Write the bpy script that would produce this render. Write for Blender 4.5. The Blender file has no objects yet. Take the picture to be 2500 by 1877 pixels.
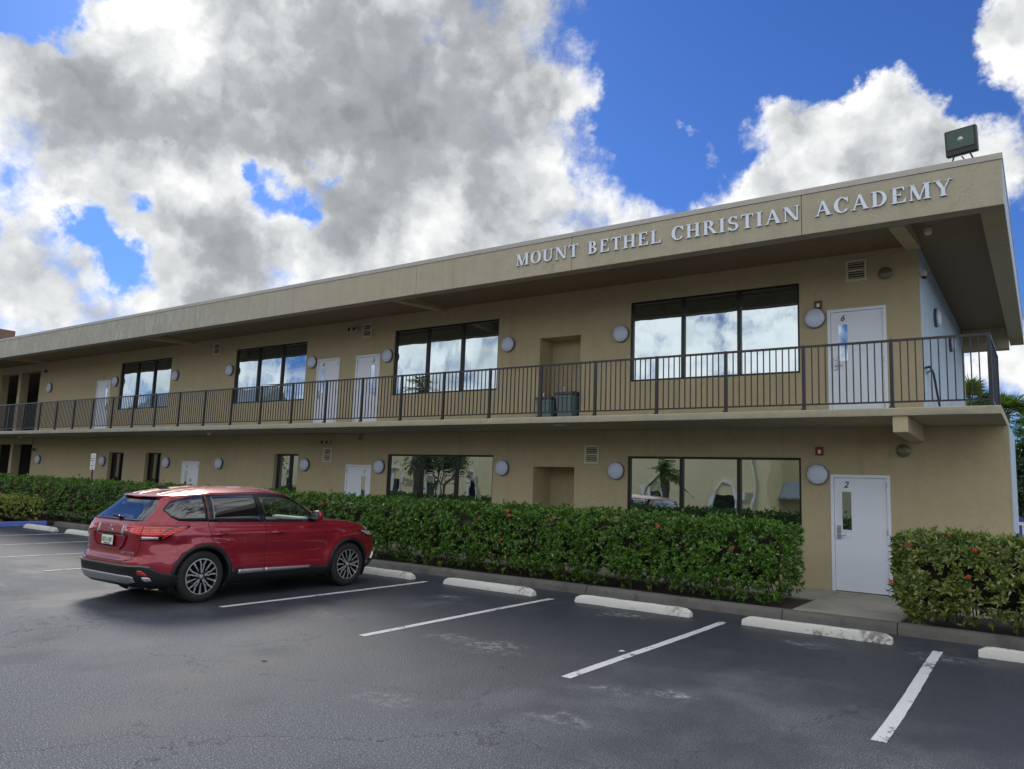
import bpy, bmesh, math, random
import numpy as np
from mathutils import Vector, Matrix, noise
R = math.radians
random.seed(7)
rng = np.random.default_rng(7)
scene = bpy.context.scene
C = scene.collection

# ------------------------------------------------------------------ camera
CAM = Vector((3.14, -14.382, 1.742)); YAW, PIT, ROL = -.6158, .1318, .0362
fw = Vector((math.sin(YAW)*math.cos(PIT), math.cos(YAW)*math.cos(PIT), math.sin(PIT)))
rt0 = Vector((math.cos(YAW), -math.sin(YAW), 0)); up0 = rt0.cross(fw)
rt = math.cos(ROL)*rt0 + math.sin(ROL)*up0
up = -math.sin(ROL)*rt0 + math.cos(ROL)*up0
cd = bpy.data.cameras.new('camera'); cam = bpy.data.objects.new('camera', cd); C.objects.link(cam)
m = Matrix((rt, up, -fw)).transposed().to_4x4(); m.translation = CAM; cam.matrix_world = m
cd.sensor_width = 36; cd.lens = 1841.5/2500*36; cd.clip_end = 5000; cd.clip_start = .05
scene.camera = cam

# ------------------------------------------------------------------ light
SUN_AZ, SUN_EL = -62, 36
sun_dir = Vector((math.sin(R(SUN_AZ))*math.cos(R(SUN_EL)), math.cos(R(SUN_AZ))*math.cos(R(SUN_EL)), math.sin(R(SUN_EL))))
sl = bpy.data.lights.new('sun', 'SUN'); so = bpy.data.objects.new('sun', sl); C.objects.link(so)
so.rotation_euler = (-sun_dir).to_track_quat('-Z', 'Y').to_euler()
sl.energy = 1.35; sl.angle = R(16); sl.color = (1, .95, .86)
scene.view_settings.view_transform = 'Standard'; scene.view_settings.look = 'None'
scene.view_settings.gamma = 1; scene.view_settings.exposure = 0.3
scene.render.engine = 'CYCLES'
scene.cycles.max_bounces = 7; scene.cycles.glossy_bounces = 4; scene.cycles.transparent_max_bounces = 8

class NT:
    def __init__(s, nt): s.nt = nt; s.l = nt.links
    def n(s, t, **k):
        n = s.nt.nodes.new('ShaderNode'+t)
        ins = k.pop('ins', {})
        for a, b in k.items(): setattr(n, a, b)
        for a, b in ins.items(): s.put(n.inputs[a], b)
        return n
    def put(s, sock, v):
        if isinstance(v, bpy.types.NodeSocket): s.l.new(v, sock)
        elif isinstance(v, bpy.types.Node): s.l.new(v.outputs[0], sock)
        else: sock.default_value = v
    def m(s, op, a, b=0.0, c=None, clamp=False):
        n = s.nt.nodes.new('ShaderNodeMath'); n.operation = op; n.use_clamp = clamp
        s.put(n.inputs[0], a); s.put(n.inputs[1], b)
        if c is not None: s.put(n.inputs[2], c)
        return n.outputs[0]
    def v(s, op, a, b=None, scale=None):
        n = s.nt.nodes.new('ShaderNodeVectorMath'); n.operation = op
        s.put(n.inputs[0], a)
        if b is not None: s.put(n.inputs[1], b)
        if scale is not None: s.put(n.inputs['Scale'], scale)
        return n.outputs['Value'] if op in ('DISTANCE', 'DOT_PRODUCT', 'LENGTH') else n.outputs[0]
    def mix(s, f, a, b, blend='MIX'):
        n = s.nt.nodes.new('ShaderNodeMix'); n.data_type = 'RGBA'; n.blend_type = blend
        s.put(n.inputs[0], f); s.put(n.inputs[6], a); s.put(n.inputs[7], b)
        return n.outputs[2]
    def mr(s, v, a, b, c=0., d=1., smooth=True):
        n = s.nt.nodes.new('ShaderNodeMapRange'); n.interpolation_type = 'SMOOTHSTEP' if smooth else 'LINEAR'
        for i, q in enumerate((v, a, b, c, d)): s.put(n.inputs[i], q)
        return n.outputs[0]
    def noise(s, vec, scale, detail=4., rough=.55, dist=0., lac=2.):
        n = s.n('TexNoise', ins={'Vector': vec, 'Scale': scale, 'Detail': detail, 'Roughness': rough, 'Distortion': dist, 'Lacunarity': lac})
        return n

# ------------------------------------------------------------------ world: clouds over a Nishita sky, fixed to world directions
W = bpy.data.worlds.new('World'); scene.world = W; W.use_nodes = True
N = NT(W.node_tree); W.node_tree.nodes.clear()
def skydir(u, v):
    d = fw + rt*((u-1250)/1841.5) - up*((v-938.5)/1841.5); return d.normalized()
sky = N.n('TexSky', sky_type='NISHITA', sun_disc=False, sun_elevation=R(SUN_EL), sun_rotation=R(SUN_AZ % 360))
sky.air_density = 1.0; sky.dust_density = .3; sky.ozone_density = 2.5
tc = N.n('TexCoord')
D = N.v('NORMALIZE', tc.outputs['Generated'])
warp = N.noise(D, 4.0, 6, .6)
wv = N.v('SCALE', N.v('SUBTRACT', warp.outputs['Color'], (.5, .5, .5)), scale=.20)
warp2 = N.noise(D, 19.0, 7, .65)
wv2 = N.v('SCALE', N.v('SUBTRACT', warp2.outputs['Color'], (.5, .5, .5)), scale=.06)
P = N.v('ADD', N.v('ADD', D, wv), wv2)
def field(base, blobs):
    acc = base
    for (u, v, r, a) in blobs:
        c = skydir(u, v)
        ds = N.v('DISTANCE', P, tuple(c))
        s = N.mr(ds, 0., r/1841.5*.93, 1., 0.)
        acc = N.m('MULTIPLY_ADD', s, a, acc)
    return acc
def puff(vec, scale, detail=2.):      # cauliflower billows
    n_ = N.n('TexVoronoi', feature='F1', ins={'Vector': vec, 'Scale': scale, 'Detail': detail, 'Roughness': .5, 'Lacunarity': 2.3})
    return n_.outputs['Distance']
Pw = N.v('ADD', D, N.v('SCALE', wv2, scale=.9))
f1 = N.noise(D, 4.0, 4, .5).outputs[0]
stretch = N.v('MULTIPLY', D, (1, 1, 2.2))
base = N.m('MULTIPLY', N.m('SUBTRACT', N.noise(stretch, 3.0, 9, .62).outputs[0], .5), 3.0)
dn = N.v('DOT_PRODUCT', D, tuple(skydir(1250, 500)))
front = N.mr(dn, .35, .75, 0., 1.)
base = N.m('ADD', N.m('MULTIPLY', base, N.m('MULTIPLY_ADD', front, -.6, 1.)), N.m('MULTIPLY_ADD', front, -.72, 1.05))  # more cloud behind the camera, added to whiten the fill light
CLOUD = [(700, 200, 900, 1.5), (250, 330, 480, .8), (1080, 480, 450, .8), (450, 760, 300, .9), (40, 720, 260, .9), (850, 850, 420, .6), (1000, 620, 300, .9), (420, 560, 180, .9), (460, 430, 90, .5), (1250, 420, 240, .6),
 (1230, 120, 260, .8), (1520, 640, 240, .9), (2150, 370, 240, 1.8), (1930, 440, 220, 1.5), (2370, 450, 260, 1.5), (1700, 380, 90, .7), (2160, 260, 90, .9), (1780, 570, 240, .8), (1730, 215, 60, .9), (1930, 300, 90, .8),
 (2480, 50, 120, 1.8), (2495, 200, 90, 1.0), (1665, 290, 70, 1.1), (1775, 238, 45, .9), (2440, 900, 120, 1.2), (2350, 950, 60, .6),
 (1820, 100, 400, -1.6), (2180, 60, 280, -1.6), (2400, 250, 110, -1.3), (1600, 400, 160, -1.2), (1450, 290, 130, -1.3), (1500, 120, 110, -.8), (2020, 200, 90, -.7),
 (140, 60, 130, -1.9), (60, 30, 90, -.9), (215, 650, 135, -1.7), (650, 460, 110, -1.8), (800, 420, 80, -1.6), (340, 495, 75, -1.5), (150, 530, 95, -1.7), (745, 520, 90, -1.6), (590, 400, 60, -1.2), (2430, 650, 200, -1.2)]
cov = field(base, CLOUD)
fine = N.m('MULTIPLY', N.m('SUBTRACT', N.noise(D, 13., 10, .70).outputs[0], .5), 2.3)
pf = puff(Pw, 9.)
cov2 = N.m('ADD', N.m('ADD', cov, fine), N.m('MULTIPLY', N.m('SUBTRACT', .42, pf), 1.1))
mask = N.mr(cov2, -.28, .70)
S = tuple(sun_dir*.03)
def bill(vec): return N.m('SUBTRACT', N.noise(vec, 6.0, 6, .55).outputs[0], N.m('MULTIPLY', puff(vec, 9.), .45))
emb = N.m('SUBTRACT', bill(Pw), bill(N.v('ADD', Pw, S)))
GREY = [(1050, 80, 620, .62), (800, 330, 430, .32), (120, 230, 220, .55), (420, 330, 260, .35), (1360, 560, 300, .5), (540, 600, 170, .55), (900, 610, 200, .3), (480, 800, 150, .2), (1650, 640, 260, .35), (2200, 420, 200, .12), (560, 740, 180, .3), (130, 640, 120, .2),
 (370, 90, 200, -.42), (170, 160, 120, -.25), (420, 430, 110, -.35), (900, 720, 200, -.2), (1480, 480, 90, -.2), (1120, 560, 120, -.15)]
g = field(N.m('MULTIPLY', N.mr(cov, .25, 2.4), .34), GREY)
g = N.m('ADD', g, N.m('MULTIPLY', N.m('SUBTRACT', f1, .5), .7))
g = N.m('MULTIPLY', N.m('SUBTRACT', g, N.m('MULTIPLY', emb, 1.5)), .84, clamp=True)
ramp = N.n('ValToRGB', ins={0: g}); e = ramp.color_ramp.elements
e[0].position = 0.; e[0].color = (.84, .84, .835, 1)
e[1].position = 1.; e[1].color = (.24, .255, .27, 1)
q = e.new(.25); q.color = (.62, .64, .65, 1)
q = e.new(.6); q.color = (.36, .38, .40, 1)
skyc = N.mix(1., sky.outputs[0], (.30, .51, .95, 1), 'MULTIPLY')
SKY_K = .10
bk = N.m('MULTIPLY', N.mr(dn, .5, -.2, 1., 1.55), 1/SKY_K)      # clouds behind the camera brightened as added fill light
cl = N.mix(1., ramp.outputs[0], N.n('CombineColor', ins={0: bk, 1: bk, 2: bk}), 'MULTIPLY')
allc = N.mix(mask, skyc, cl)
bg = N.n('Background', ins={'Color': allc, 'Strength': SKY_K})
wo = N.n('OutputWorld', ins={'Surface': bg})
W.cycles.sampling_method = 'MANUAL'; W.cycles.sample_map_resolution = 1024

# ------------------------------------------------------------------ materials
def mat(name, col=(.5, .5, .5), rough=.6, metal=0., **k):
    mt = bpy.data.materials.new(name); mt.use_nodes = True
    b = mt.node_tree.nodes['Principled BSDF']
    b.inputs['Base Color'].default_value = (*col, 1); b.inputs['Roughness'].default_value = rough; b.inputs['Metallic'].default_value = metal
    for a, v in k.items(): b.inputs[a.replace('_', ' ')].default_value = v
    return mt
def wobble(mt, scale=8., amt=.18, bump=0., bscale=60., detail=5, rough_amt=.1):
    """break up one flat colour with two noises and an optional bump"""
    n = NT(mt.node_tree); b = mt.node_tree.nodes['Principled BSDF']
    col = tuple(b.inputs['Base Color'].default_value)
    tc = n.n('TexCoord').outputs['Object']
    a = n.noise(tc, scale, detail, .6).outputs[0]
    c2 = n.noise(tc, scale*.13, 3, .5).outputs[0]
    s = n.m('ADD', n.m('MULTIPLY', n.m('SUBTRACT', a, .5), amt*2), n.m('MULTIPLY_ADD', n.m('SUBTRACT', c2, .5), amt*1.6, 1.))
    n.put(b.inputs['Base Color'], n.mix(1., col, n.n('CombineColor', ins={0: s, 1: s, 2: s}), 'MULTIPLY'))
    r = b.inputs['Roughness'].default_value
    n.put(b.inputs['Roughness'], n.m('MULTIPLY_ADD', n.m('SUBTRACT', a, .5), rough_amt*2, r, clamp=True))
    if bump:
        bn = n.noise(tc, bscale, 4, .6).outputs[0]
        n.put(b.inputs['Normal'], n.n('Bump', ins={'Strength': bump, 'Distance': .01, 'Height': bn}))
    return mt
M = {}
def stucco(name, col, streak=.0, fleck=0.):
    mt = mat(name, col, .82); n = NT(mt.node_tree); b = mt.node_tree.nodes['Principled BSDF']
    tc = n.n('TexCoord').outputs['Object']
    big = n.noise(tc, .35, 4, .55).outputs[0]
    mid = n.noise(tc, 2.6, 6, .65).outputs[0]
    st = n.noise(n.v('MULTIPLY', tc, (7, 7, .7)), 1.0, 5, .65).outputs[0]
    s = n.m('ADD', n.m('MULTIPLY_ADD', n.m('SUBTRACT', big, .5), .28, 1.), n.m('MULTIPLY', n.m('SUBTRACT', mid, .5), .22))
    s = n.m('ADD', s, n.m('MULTIPLY', n.m('SUBTRACT', st, .5), .16+streak))
    c = n.mix(1., (*col, 1), n.n('CombineColor', ins={0: s, 1: s, 2: s}), 'MULTIPLY')
    rep = n.mr(n.noise(n.v('ADD', tc, (3, 1, 7)), .55, 5, .6, .4).outputs[0], .60, .63)       # repainted patches
    c = n.mix(n.m('MULTIPLY', rep, .16), c, tuple(x*1.18 for x in col)+(1,))
    run = n.m('MULTIPLY', n.mr(n.noise(n.v('MULTIPLY', tc, (3.2, 3.2, .16)), 1., 6, .7).outputs[0], .54, .72), .30)   # rain runs
    c = n.mix(run, c, tuple(x*.52 for x in col)+(1,))
    ck = n.n('TexVoronoi', feature='DISTANCE_TO_EDGE', ins={'Vector': n.v('ADD', tc, n.v('SCALE', n.noise(tc, 1.6, 6, .7).outputs['Color'], scale=.9)), 'Scale': .35}).outputs[0]
    c = n.mix(n.m('MULTIPLY', n.m('MULTIPLY', n.mr(ck, .006, .001), n.mr(mid, .45, .6)), .3), c, tuple(x*.35 for x in col)+(1,))
    if fleck:   # weathered, paint worn to grey render towards the far left end
        x = n.n('SeparateXYZ', ins={0: tc}).outputs[0]
        worn = n.mr(x, -9., -20.)
        fl = n.m('MULTIPLY', n.mr(n.noise(n.v('MULTIPLY', tc, (5, 5, 1.1)), 2., 8, .7).outputs[0], .47, .62), worn)
        c = n.mix(n.m('MULTIPLY', worn, .6), c, (.31, .315, .28, 1))
        c = n.mix(n.m('MULTIPLY', fl, fleck), c, (.44, .455, .43, 1))
    n.put(b.inputs['Base Color'], c)
    b1 = n.noise(tc, 55, 5, .65).outputs[0]; b2 = n.noise(tc, 7, 4, .6).outputs[0]
    h = n.m('MULTIPLY_ADD', b2, 2.2, b1)
    n.put(b.inputs['Normal'], n.n('Bump', ins={'Strength': .55, 'Distance': .012, 'Height': h}))
    return mt
M['stucco'] = stucco('tan_stucco', (.465, .395, .25))
M['fascia'] = stucco('fascia_stucco', (.405, .37, .275), .1, .75)
M['skylit_side'] = stucco('skylit_side_stucco', (.42, .53, .64), .5)  # stucco tinted blue to stand in for skylight on the east faces
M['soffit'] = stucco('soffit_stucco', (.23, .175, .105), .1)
M['drip'] = wobble(mat('galvanised_drip_edge', (.36, .34, .31), .45, .4), 6, .2)
M['cream'] = stucco('cream_stucco', (.78, .66, .38))
M['whitetrim'] = wobble(mat('white_trim', (.82, .81, .78), .6), 4, .06)
M['door'] = wobble(mat('white_door_paint', (.74, .80, .90), .42), 3, .05, .06, 90)
M['frame'] = wobble(mat('bronze_window_frame', (.012, .011, .011), .35, .3), 12, .2)
M['rail'] = wobble(mat('dark_rail_paint', (.013, .013, .018), .36), 25, .25)
M['lampglobe'] = wobble(mat('lamp_diffuser', (.56, .63, .80), .28), 5, .05)
M['lampring'] = mat('lamp_ring', (.10, .10, .10), .5)
M['vent'] = wobble(mat('vent_metal', (.60, .55, .42), .5), 10, .1)
M['black'] = mat('black_gap', (.006, .006, .006), .8)
M['darkgap'] = mat('dark_seam', (.03, .028, .02), .9)
M['red'] = mat('red_plastic', (.16, .015, .015), .4)
M['bell'] = wobble(mat('bell_metal', (.20, .18, .13), .4, .5), 20, .2)
M['letter'] = wobble(mat('letter_face', (.72, .78, .92), .35), 6, .04)
M['letteredge'] = mat('letter_edge', (.30, .32, .32), .6)
M['bin'] = wobble(mat('bin_plastic', (.13, .20, .22), .5), 6, .12)
M['binlid'] = wobble(mat('bin_lid', (.05, .05, .055), .4), 6, .15)
M['chrome'] = mat('chrome', (.75, .75, .75), .15, 1.)
M['steel'] = wobble(mat('satin_steel', (.42, .44, .48), .35, .8), 20, .1)
M['wood'] = wobble(mat('bark', (.12, .09, .065), .85), 14, .3, .6, 30)
M['soil'] = wobble(mat('soil', (.035, .026, .018), .95), 9, .4, .8, 40)
M['shaded_core'] = wobble(mat('shaded_hedge_core', (.020, .020, .011), .95), 22, .5, .8, 60)  # near-black stands in for the shade deep inside the hedges
M['number'] = mat('black_vinyl', (.01, .01, .01), .5)
M['blue'] = wobble(mat('blue_paint', (.05, .09, .45), .5), 9, .3)

def glassmir(name, tint, refl=.72, wave=.002, dark=(.012, .014, .015)):
    mt = bpy.data.materials.new(name); mt.use_nodes = True; n = NT(mt.node_tree); mt.node_tree.nodes.clear()
    tc = n.n('TexCoord').outputs['Object']
    h = n.noise(n.v('MULTIPLY', tc, (1, 1, .55)), 1.5, 2, .4).outputs[0]
    bp = n.n('Bump', ins={'Strength': 1., 'Distance': wave*1.5, 'Height': h})
    gl = n.n('BsdfGlossy', ins={'Color': (*tint, 1), 'Roughness': .008, 'Normal': bp})
    di = n.n('BsdfDiffuse', ins={'Color': (*dark, 1)})
    lw = n.n('LayerWeight', ins={'Blend': .35})
    f = n.m('ADD', n.m('MULTIPLY', lw.outputs[0], .35), refl, clamp=True)
    ms = n.n('MixShader', ins={0: f, 1: di, 2: gl}); n.n('OutputMaterial', ins={0: ms}); return mt
M['pane'] = glassmir('reflective_window_glass', (.74, .86, .92), .56, .0022)
M['paneD'] = glassmir('dark_window_glass', (.6, .6, .6), .22, .002)

# asphalt
mt = mat('asphalt', (.06, .06, .062), .8); n = NT(mt.node_tree); b = mt.node_tree.nodes['Principled BSDF']
tc = n.n('TexCoord').outputs['Object']
g1 = n.noise(tc, 88., 4, .75).outputs[0]; g2 = n.n('TexVoronoi', ins={'Vector': tc, 'Scale': 60.}).outputs[0]
g3 = n.noise(tc, .28, 5, .6).outputs[0]; g4 = n.noise(tc, 1.6, 7, .65, .3).outputs[0]; g5 = n.noise(tc, 26., 5, .7).outputs[0]
# sealed (dark, smooth) against worn (grey, speckled) areas
yy = n.n('SeparateXYZ', ins={0: tc}).outputs[1]
worn = n.mr(n.m('ADD', n.m('MULTIPLY_ADD', n.m('SUBTRACT', g3, .5), 3.2, n.m('MULTIPLY', n.m('SUBTRACT', g4, .5), 1.6)), n.mr(yy, -6.5, -10.5, -.45, .5, False)), -.5, .75)
base = n.mix(worn, (.034, .040, .053, 1), (.068, .079, .096, 1))
speck = n.m('MULTIPLY', n.mr(g1, .53, .62), n.m('MULTIPLY_ADD', worn, .85, .12))
base = n.mix(speck, base, (.42, .43, .45, 1))
pits = n.m('MULTIPLY', n.mr(g5, .43, .33), .65)
base = n.mix(pits, base, (.018, .018, .02, 1))
# pale scuffed patches where the seal coat has flaked
patch = None
for (px, py, pr_, pa) in [(-1.87, -7.55, .65, .62), (-2.5, -7.45, .45, .55), (.39, -8.0, .34, .8), (-.1, -8.15, .3, .5), (-1.8, -4.55, .5, .8), (.75, -4.75, .45, .6), (-4.6, -7.5, .6, .3), (.05, -9.2, .35, .55), (-4.4, -5.1, .45, .6), (-1.3, -9.7, .45, .4), (2.2, -4.4, .6, .5), (-9.8, -9.3, .8, .4)]:
    ds = n.v('DISTANCE', n.v('MULTIPLY', n.v('ADD', tc, n.v('SCALE', n.v('SUBTRACT', n.noise(tc, 3., 4, .6).outputs['Color'], (.5, .5, .5)), scale=.7)), (1, 1.5, 0)), (px, py*1.5, 0))
    k = n.mr(ds, 0., pr_, pa, 0.)
    patch = k if patch is None else n.m('MAXIMUM', patch, k)
fl = n.m('MULTIPLY', patch, n.mr(n.noise(tc, 9., 8, .75).outputs[0], .46, .60))
base = n.mix(n.m('MULTIPLY', fl, .95), base, (.42, .43, .44, 1))
# hairline cracks
vc = n.n('TexVoronoi', feature='DISTANCE_TO_EDGE', ins={'Vector': n.v('ADD', tc, n.v('SCALE', n.noise(tc, 1.3, 6, .7).outputs['Color'], scale=1.1)), 'Scale': .42}).outputs[0]
crk = n.m('MULTIPLY', n.mr(vc, .007, .0015), n.mr(g4, .40, .52))
base = n.mix(n.m('MULTIPLY', crk, .75), base, (.012, .012, .013, 1))
# damp oil stain marks in the bays
oil = n.mr(n.noise(n.v('MULTIPLY', tc, (.9, .55, 1)), 1.1, 3, .5).outputs[0], .60, .74)
base = n.mix(n.m('MULTIPLY', oil, .4), base, (.022, .023, .026, 1))
n.put(b.inputs['Base Color'], base)
n.put(b.inputs['Roughness'], n.m('MULTIPLY_ADD', worn, .22, .50))
hh = n.m('ADD', n.m('MULTIPLY', g1, .8), n.m('ADD', n.m('MULTIPLY', g2, .5), n.m('MULTIPLY', g5, .8)))
n.put(b.inputs['Normal'], n.n('Bump', ins={'Strength': .9, 'Distance': .007, 'Height': hh}))
M['asphalt'] = mt

def concrete(name, col, dirt=.5, sc=1.):
    mt = mat(name, col, .85); n = NT(mt.node_tree); b = mt.node_tree.nodes['Principled BSDF']
    tc = n.n('TexCoord').outputs['Object']
    a = n.noise(tc, 3.*sc, 8, .7).outputs[0]; c = n.noise(tc, 60, 4, .7).outputs[0]; d = n.noise(tc, .8, 4, .6).outputs[0]
    dk = tuple(x*.28 for x in col)
    c1 = n.mix(n.m('MULTIPLY', n.mr(a, .48, .72), dirt), (*col, 1), (*dk, 1))
    c1 = n.mix(n.m('MULTIPLY', n.mr(d, .4, .75), dirt*.6), c1, (*dk, 1))
    c1 = n.mix(n.m('MULTIPLY', n.mr(c, .5, .75), .35), c1, (*dk, 1))
    n.put(b.inputs['Base Color'], c1)
    n.put(b.inputs['Normal'], n.n('Bump', ins={'Strength': .7, 'Distance': .01, 'Height': n.m('MULTIPLY_ADD', a, 1.5, c)}))
    return mt
M['kerb'] = concrete('kerb_concrete', (.13, .128, .115), .7)
M['walk'] = concrete('walkway_concrete', (.34, .33, .29), .35)
M['slab'] = concrete('slab_top', (.25, .25, .23), .5)

def paint(name, col, wear, under):
    mt = mat(name, col, .7); n = NT(mt.node_tree); b = mt.node_tree.nodes['Principled BSDF']
    tc = n.n('TexCoord').outputs['Object']
    a = n.noise(tc, 14., 9, .75).outputs[0]; c = n.noise(tc, 2.1, 4, .6).outputs[0]; f = n.noise(tc, 90., 3, .7).outputs[0]
    vv = n.n('TexVoronoi', feature='DISTANCE_TO_EDGE', ins={'Vector': n.v('ADD', tc, n.v('SCALE', n.noise(tc, 5, 4, .6).outputs['Color'], scale=.2)), 'Scale': 6.}).outputs[0]
    w = n.m('ADD', n.m('MULTIPLY', n.m('SUBTRACT', a, .5), 1.), n.m('MULTIPLY', n.m('SUBTRACT', c, .5), .8))
    k = n.m('MAXIMUM', n.mr(w, wear, wear+.12), n.m('MULTIPLY', n.m('MULTIPLY', n.mr(vv, .02, .004), n.mr(c, .5, .62)), .5))
    k = n.m('MAXIMUM', k, n.m('MULTIPLY', n.mr(f, .58, .7), .5))
    n.put(b.inputs['Base Color'], n.mix(k, (*col, 1), (*under, 1)))
    n.put(b.inputs['Normal'], n.n('Bump', ins={'Strength': .5, 'Distance': .006, 'Height': n.m('ADD', a, f)}))
    return mt
M['line'] = paint('worn_line_paint', (.60, .61, .60), .07, (.12, .12, .125))
M['stop'] = paint('white_wheel_stop', (.63, .63, .59), .11, (.30, .29, .27))
M['stopdirty'] = paint('dirty_wheel_stop', (.60, .60, .55), .04, (.20, .195, .18))
M['bluekerb'] = paint('blue_kerb_paint', (.10, .15, .50), .12, (.22, .22, .24))

def leafmat(name, cols, trans=.22, rough=.27):
    mt = mat(name, cols[0], rough); n = NT(mt.node_tree); b = mt.node_tree.nodes['Principled BSDF']
    ri = n.n('NewGeometry').outputs['Random Per Island']
    rp = n.n('ValToRGB', ins={0: ri}); e = rp.color_ramp.elements
    for i, c in enumerate(cols):
        p = i/(len(cols)-1)
        if i == 0: q = e[0]
        elif i == len(cols)-1: q = e[1]
        else: q = e.new(p)
        q.position = p; q.color = (*c, 1)
    n.put(b.inputs['Base Color'], rp.outputs[0])
    tr = n.n('BsdfTranslucent', ins={'Color': n.mix(1., rp.outputs[0], (1.4, 1.6, .7, 1), 'MULTIPLY')})
    out = mt.node_tree.nodes['Material Output']
    n.put(out.inputs[0], n.n('MixShader', ins={0: trans, 1: b.outputs[0], 2: tr.outputs[0]}))
    return mt
M['leaf'] = leafmat('hedge_leaf', [(.035, .10, .014), (.09, .21, .022), (.16, .32, .03), (.27, .45, .045), (.48, .62, .10), (.12, .25, .03)])
M['leafy'] = leafmat('yellow_green_leaf', [(.10, .17, .025), (.17, .25, .035), (.27, .33, .05), (.36, .38, .07)])
M['leafr'] = leafmat('olive_hedge_leaf', [(.04, .11, .02), (.08, .19, .026), (.13, .27, .034), (.22, .37, .06), (.28, .30, .08)])
M['treeleaf'] = leafmat('tree_leaf', [(.03, .06, .02), (.05, .10, .03), (.08, .14, .03), (.11, .18, .04)])
M['darkleaf'] = leafmat('dark_tree_leaf', [(.015, .035, .015), (.03, .06, .02), (.05, .09, .03)])
M['palmleaf'] = leafmat('palm_leaf', [(.06, .11, .03), (.09, .15, .04), (.13, .19, .05)], .4)
M['flower'] = leafmat('ixora_flower', [(.65, .05, .05), (.80, .10, .08), (.75, .16, .10)], .3, .5)

# ------------------------------------------------------------------ mesh helpers
class MB:
    def __init__(s): s.v = []; s.f = []; s.mi = []
    def add(s, vs, fs, mi=0):
        o = len(s.v); s.v += [tuple(v) for v in vs]; s.f += [tuple(i+o for i in f) for f in fs]; s.mi += [mi]*len(fs); return s
    def box(s, x0, x1, y0, y1, z0, z1, mi=0):
        if x0 > x1: x0, x1 = x1, x0
        if y0 > y1: y0, y1 = y1, y0
        v = [(x0, y0, z0), (x1, y0, z0), (x1, y1, z0), (x0, y1, z0), (x0, y0, z1), (x1, y0, z1), (x1, y1, z1), (x0, y1, z1)]
        return s.add(v, [(0, 3, 2, 1), (4, 5, 6, 7), (0, 1, 5, 4), (1, 2, 6, 5), (2, 3, 7, 6), (3, 0, 4, 7)], mi)
    def prism(s, poly, a, b, axis='y', mi=0):
        """poly (2D, ccw) extruded from a to b along axis"""
        n = len(poly)
        def P(p, t):
            return {'x': (t, p[0], p[1]), 'y': (p[0], t, p[1]), 'z': (p[0], p[1], t)}[axis]
        v = [P(p, a) for p in poly]+[P(p, b) for p in poly]
        f = [tuple(range(n)), tuple(range(2*n-1, n-1, -1))]+[(i, i+n, (i+1) % n+n, (i+1) % n) for i in range(n)]
        return s.add(v, f, mi)
    def tube(s, pts, r, seg=8, mi=0, cap=True):
        pts = [Vector(p) for p in pts]; rs = r if isinstance(r, (list, tuple)) else [r]*len(pts)
        vs = []; fs = []; pt = None
        for i, p in enumerate(pts):
            t = (pts[min(i+1, len(pts)-1)]-pts[max(i-1, 0)]).normalized()
            if pt is None:
                a = t.cross(Vector((0, 0, 1)));
                if a.length < .1: a = t.cross(Vector((1, 0, 0)))
                a.normalize()
            else: a = (a-t*a.dot(t)).normalized()
            b_ = t.cross(a); pt = t
            for k in range(seg):
                th = 2*math.pi*k/seg; vs.append(p+(a*math.cos(th)+b_*math.sin(th))*rs[i])
        for i in range(len(pts)-1):
            for k in range(seg):
                k2 = (k+1) % seg; fs.append((i*seg+k, i*seg+k2, (i+1)*seg+k2, (i+1)*seg+k))
        if cap: fs += [tuple(range(seg-1, -1, -1)), tuple((len(pts)-1)*seg+k for k in range(seg))]
        return s.add(vs, fs, mi)
    def lathe(s, prof, c=(0, 0, 0), axis='z', seg=32, mi=0):
        """prof: (radius, height along axis)"""
        vs = []; fs = []
        for (r, h) in prof:
            for k in range(seg):
                th = 2*math.pi*k/seg; a, b_ = r*math.cos(th), r*math.sin(th)
                p = {'z': (a, b_, h), 'y': (a, h, b_), 'x': (h, a, b_)}[axis]
                vs.append((p[0]+c[0], p[1]+c[1], p[2]+c[2]))
        for i in range(len(prof)-1):
            for k in range(seg):
                k2 = (k+1) % seg; fs.append((i*seg+k, i*seg+k2, (i+1)*seg+k2, (i+1)*seg+k))
        return s.add(vs, fs, mi)
    def build(s, name, mats, parent=None, smooth=False, loc=None, fix=True):
        me = bpy.data.meshes.new(name); me.from_pydata(s.v, [], s.f)
        for mm in (mats if isinstance(mats, (list, tuple)) else [mats]): me.materials.append(M[mm] if isinstance(mm, str) else mm)
        me.polygons.foreach_set('material_index', s.mi)
        if fix:
            bm = bmesh.new(); bm.from_mesh(me); bmesh.ops.recalc_face_normals(bm, faces=bm.faces); bm.to_mesh(me); bm.free()
        if smooth is True: me.polygons.foreach_set('use_smooth', [True]*len(me.polygons))
        elif smooth: me.shade_smooth() if hasattr(me, 'shade_smooth') else None; me.set_sharp_from_angle(angle=R(smooth))
        o = bpy.data.objects.new(name, me); C.objects.link(o)
        if parent: o.parent = parent
        if loc: o.location = loc
        return o
def bevel(o, w=.004, seg=2):
    md = o.modifiers.new('bevel', 'BEVEL'); md.width = w; md.segments = seg; md.limit_method = 'ANGLE'; md.angle_limit = R(40); return o
def tag(o, label=None, cat=None, group=None, kind=None):
    if label: o['label'] = label
    if cat: o['category'] = cat
    if group: o['group'] = group
    if kind: o['kind'] = kind
    return o
def empty(name, loc, label, cat, group=None, rz=0):
    o = bpy.data.objects.new(name, None); C.objects.link(o); o.location = loc; o.rotation_euler = (0, 0, rz); o.empty_display_size = .1
    return tag(o, label, cat, group)
def kids(o): return [c for c in bpy.data.objects if c.parent == o]
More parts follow.
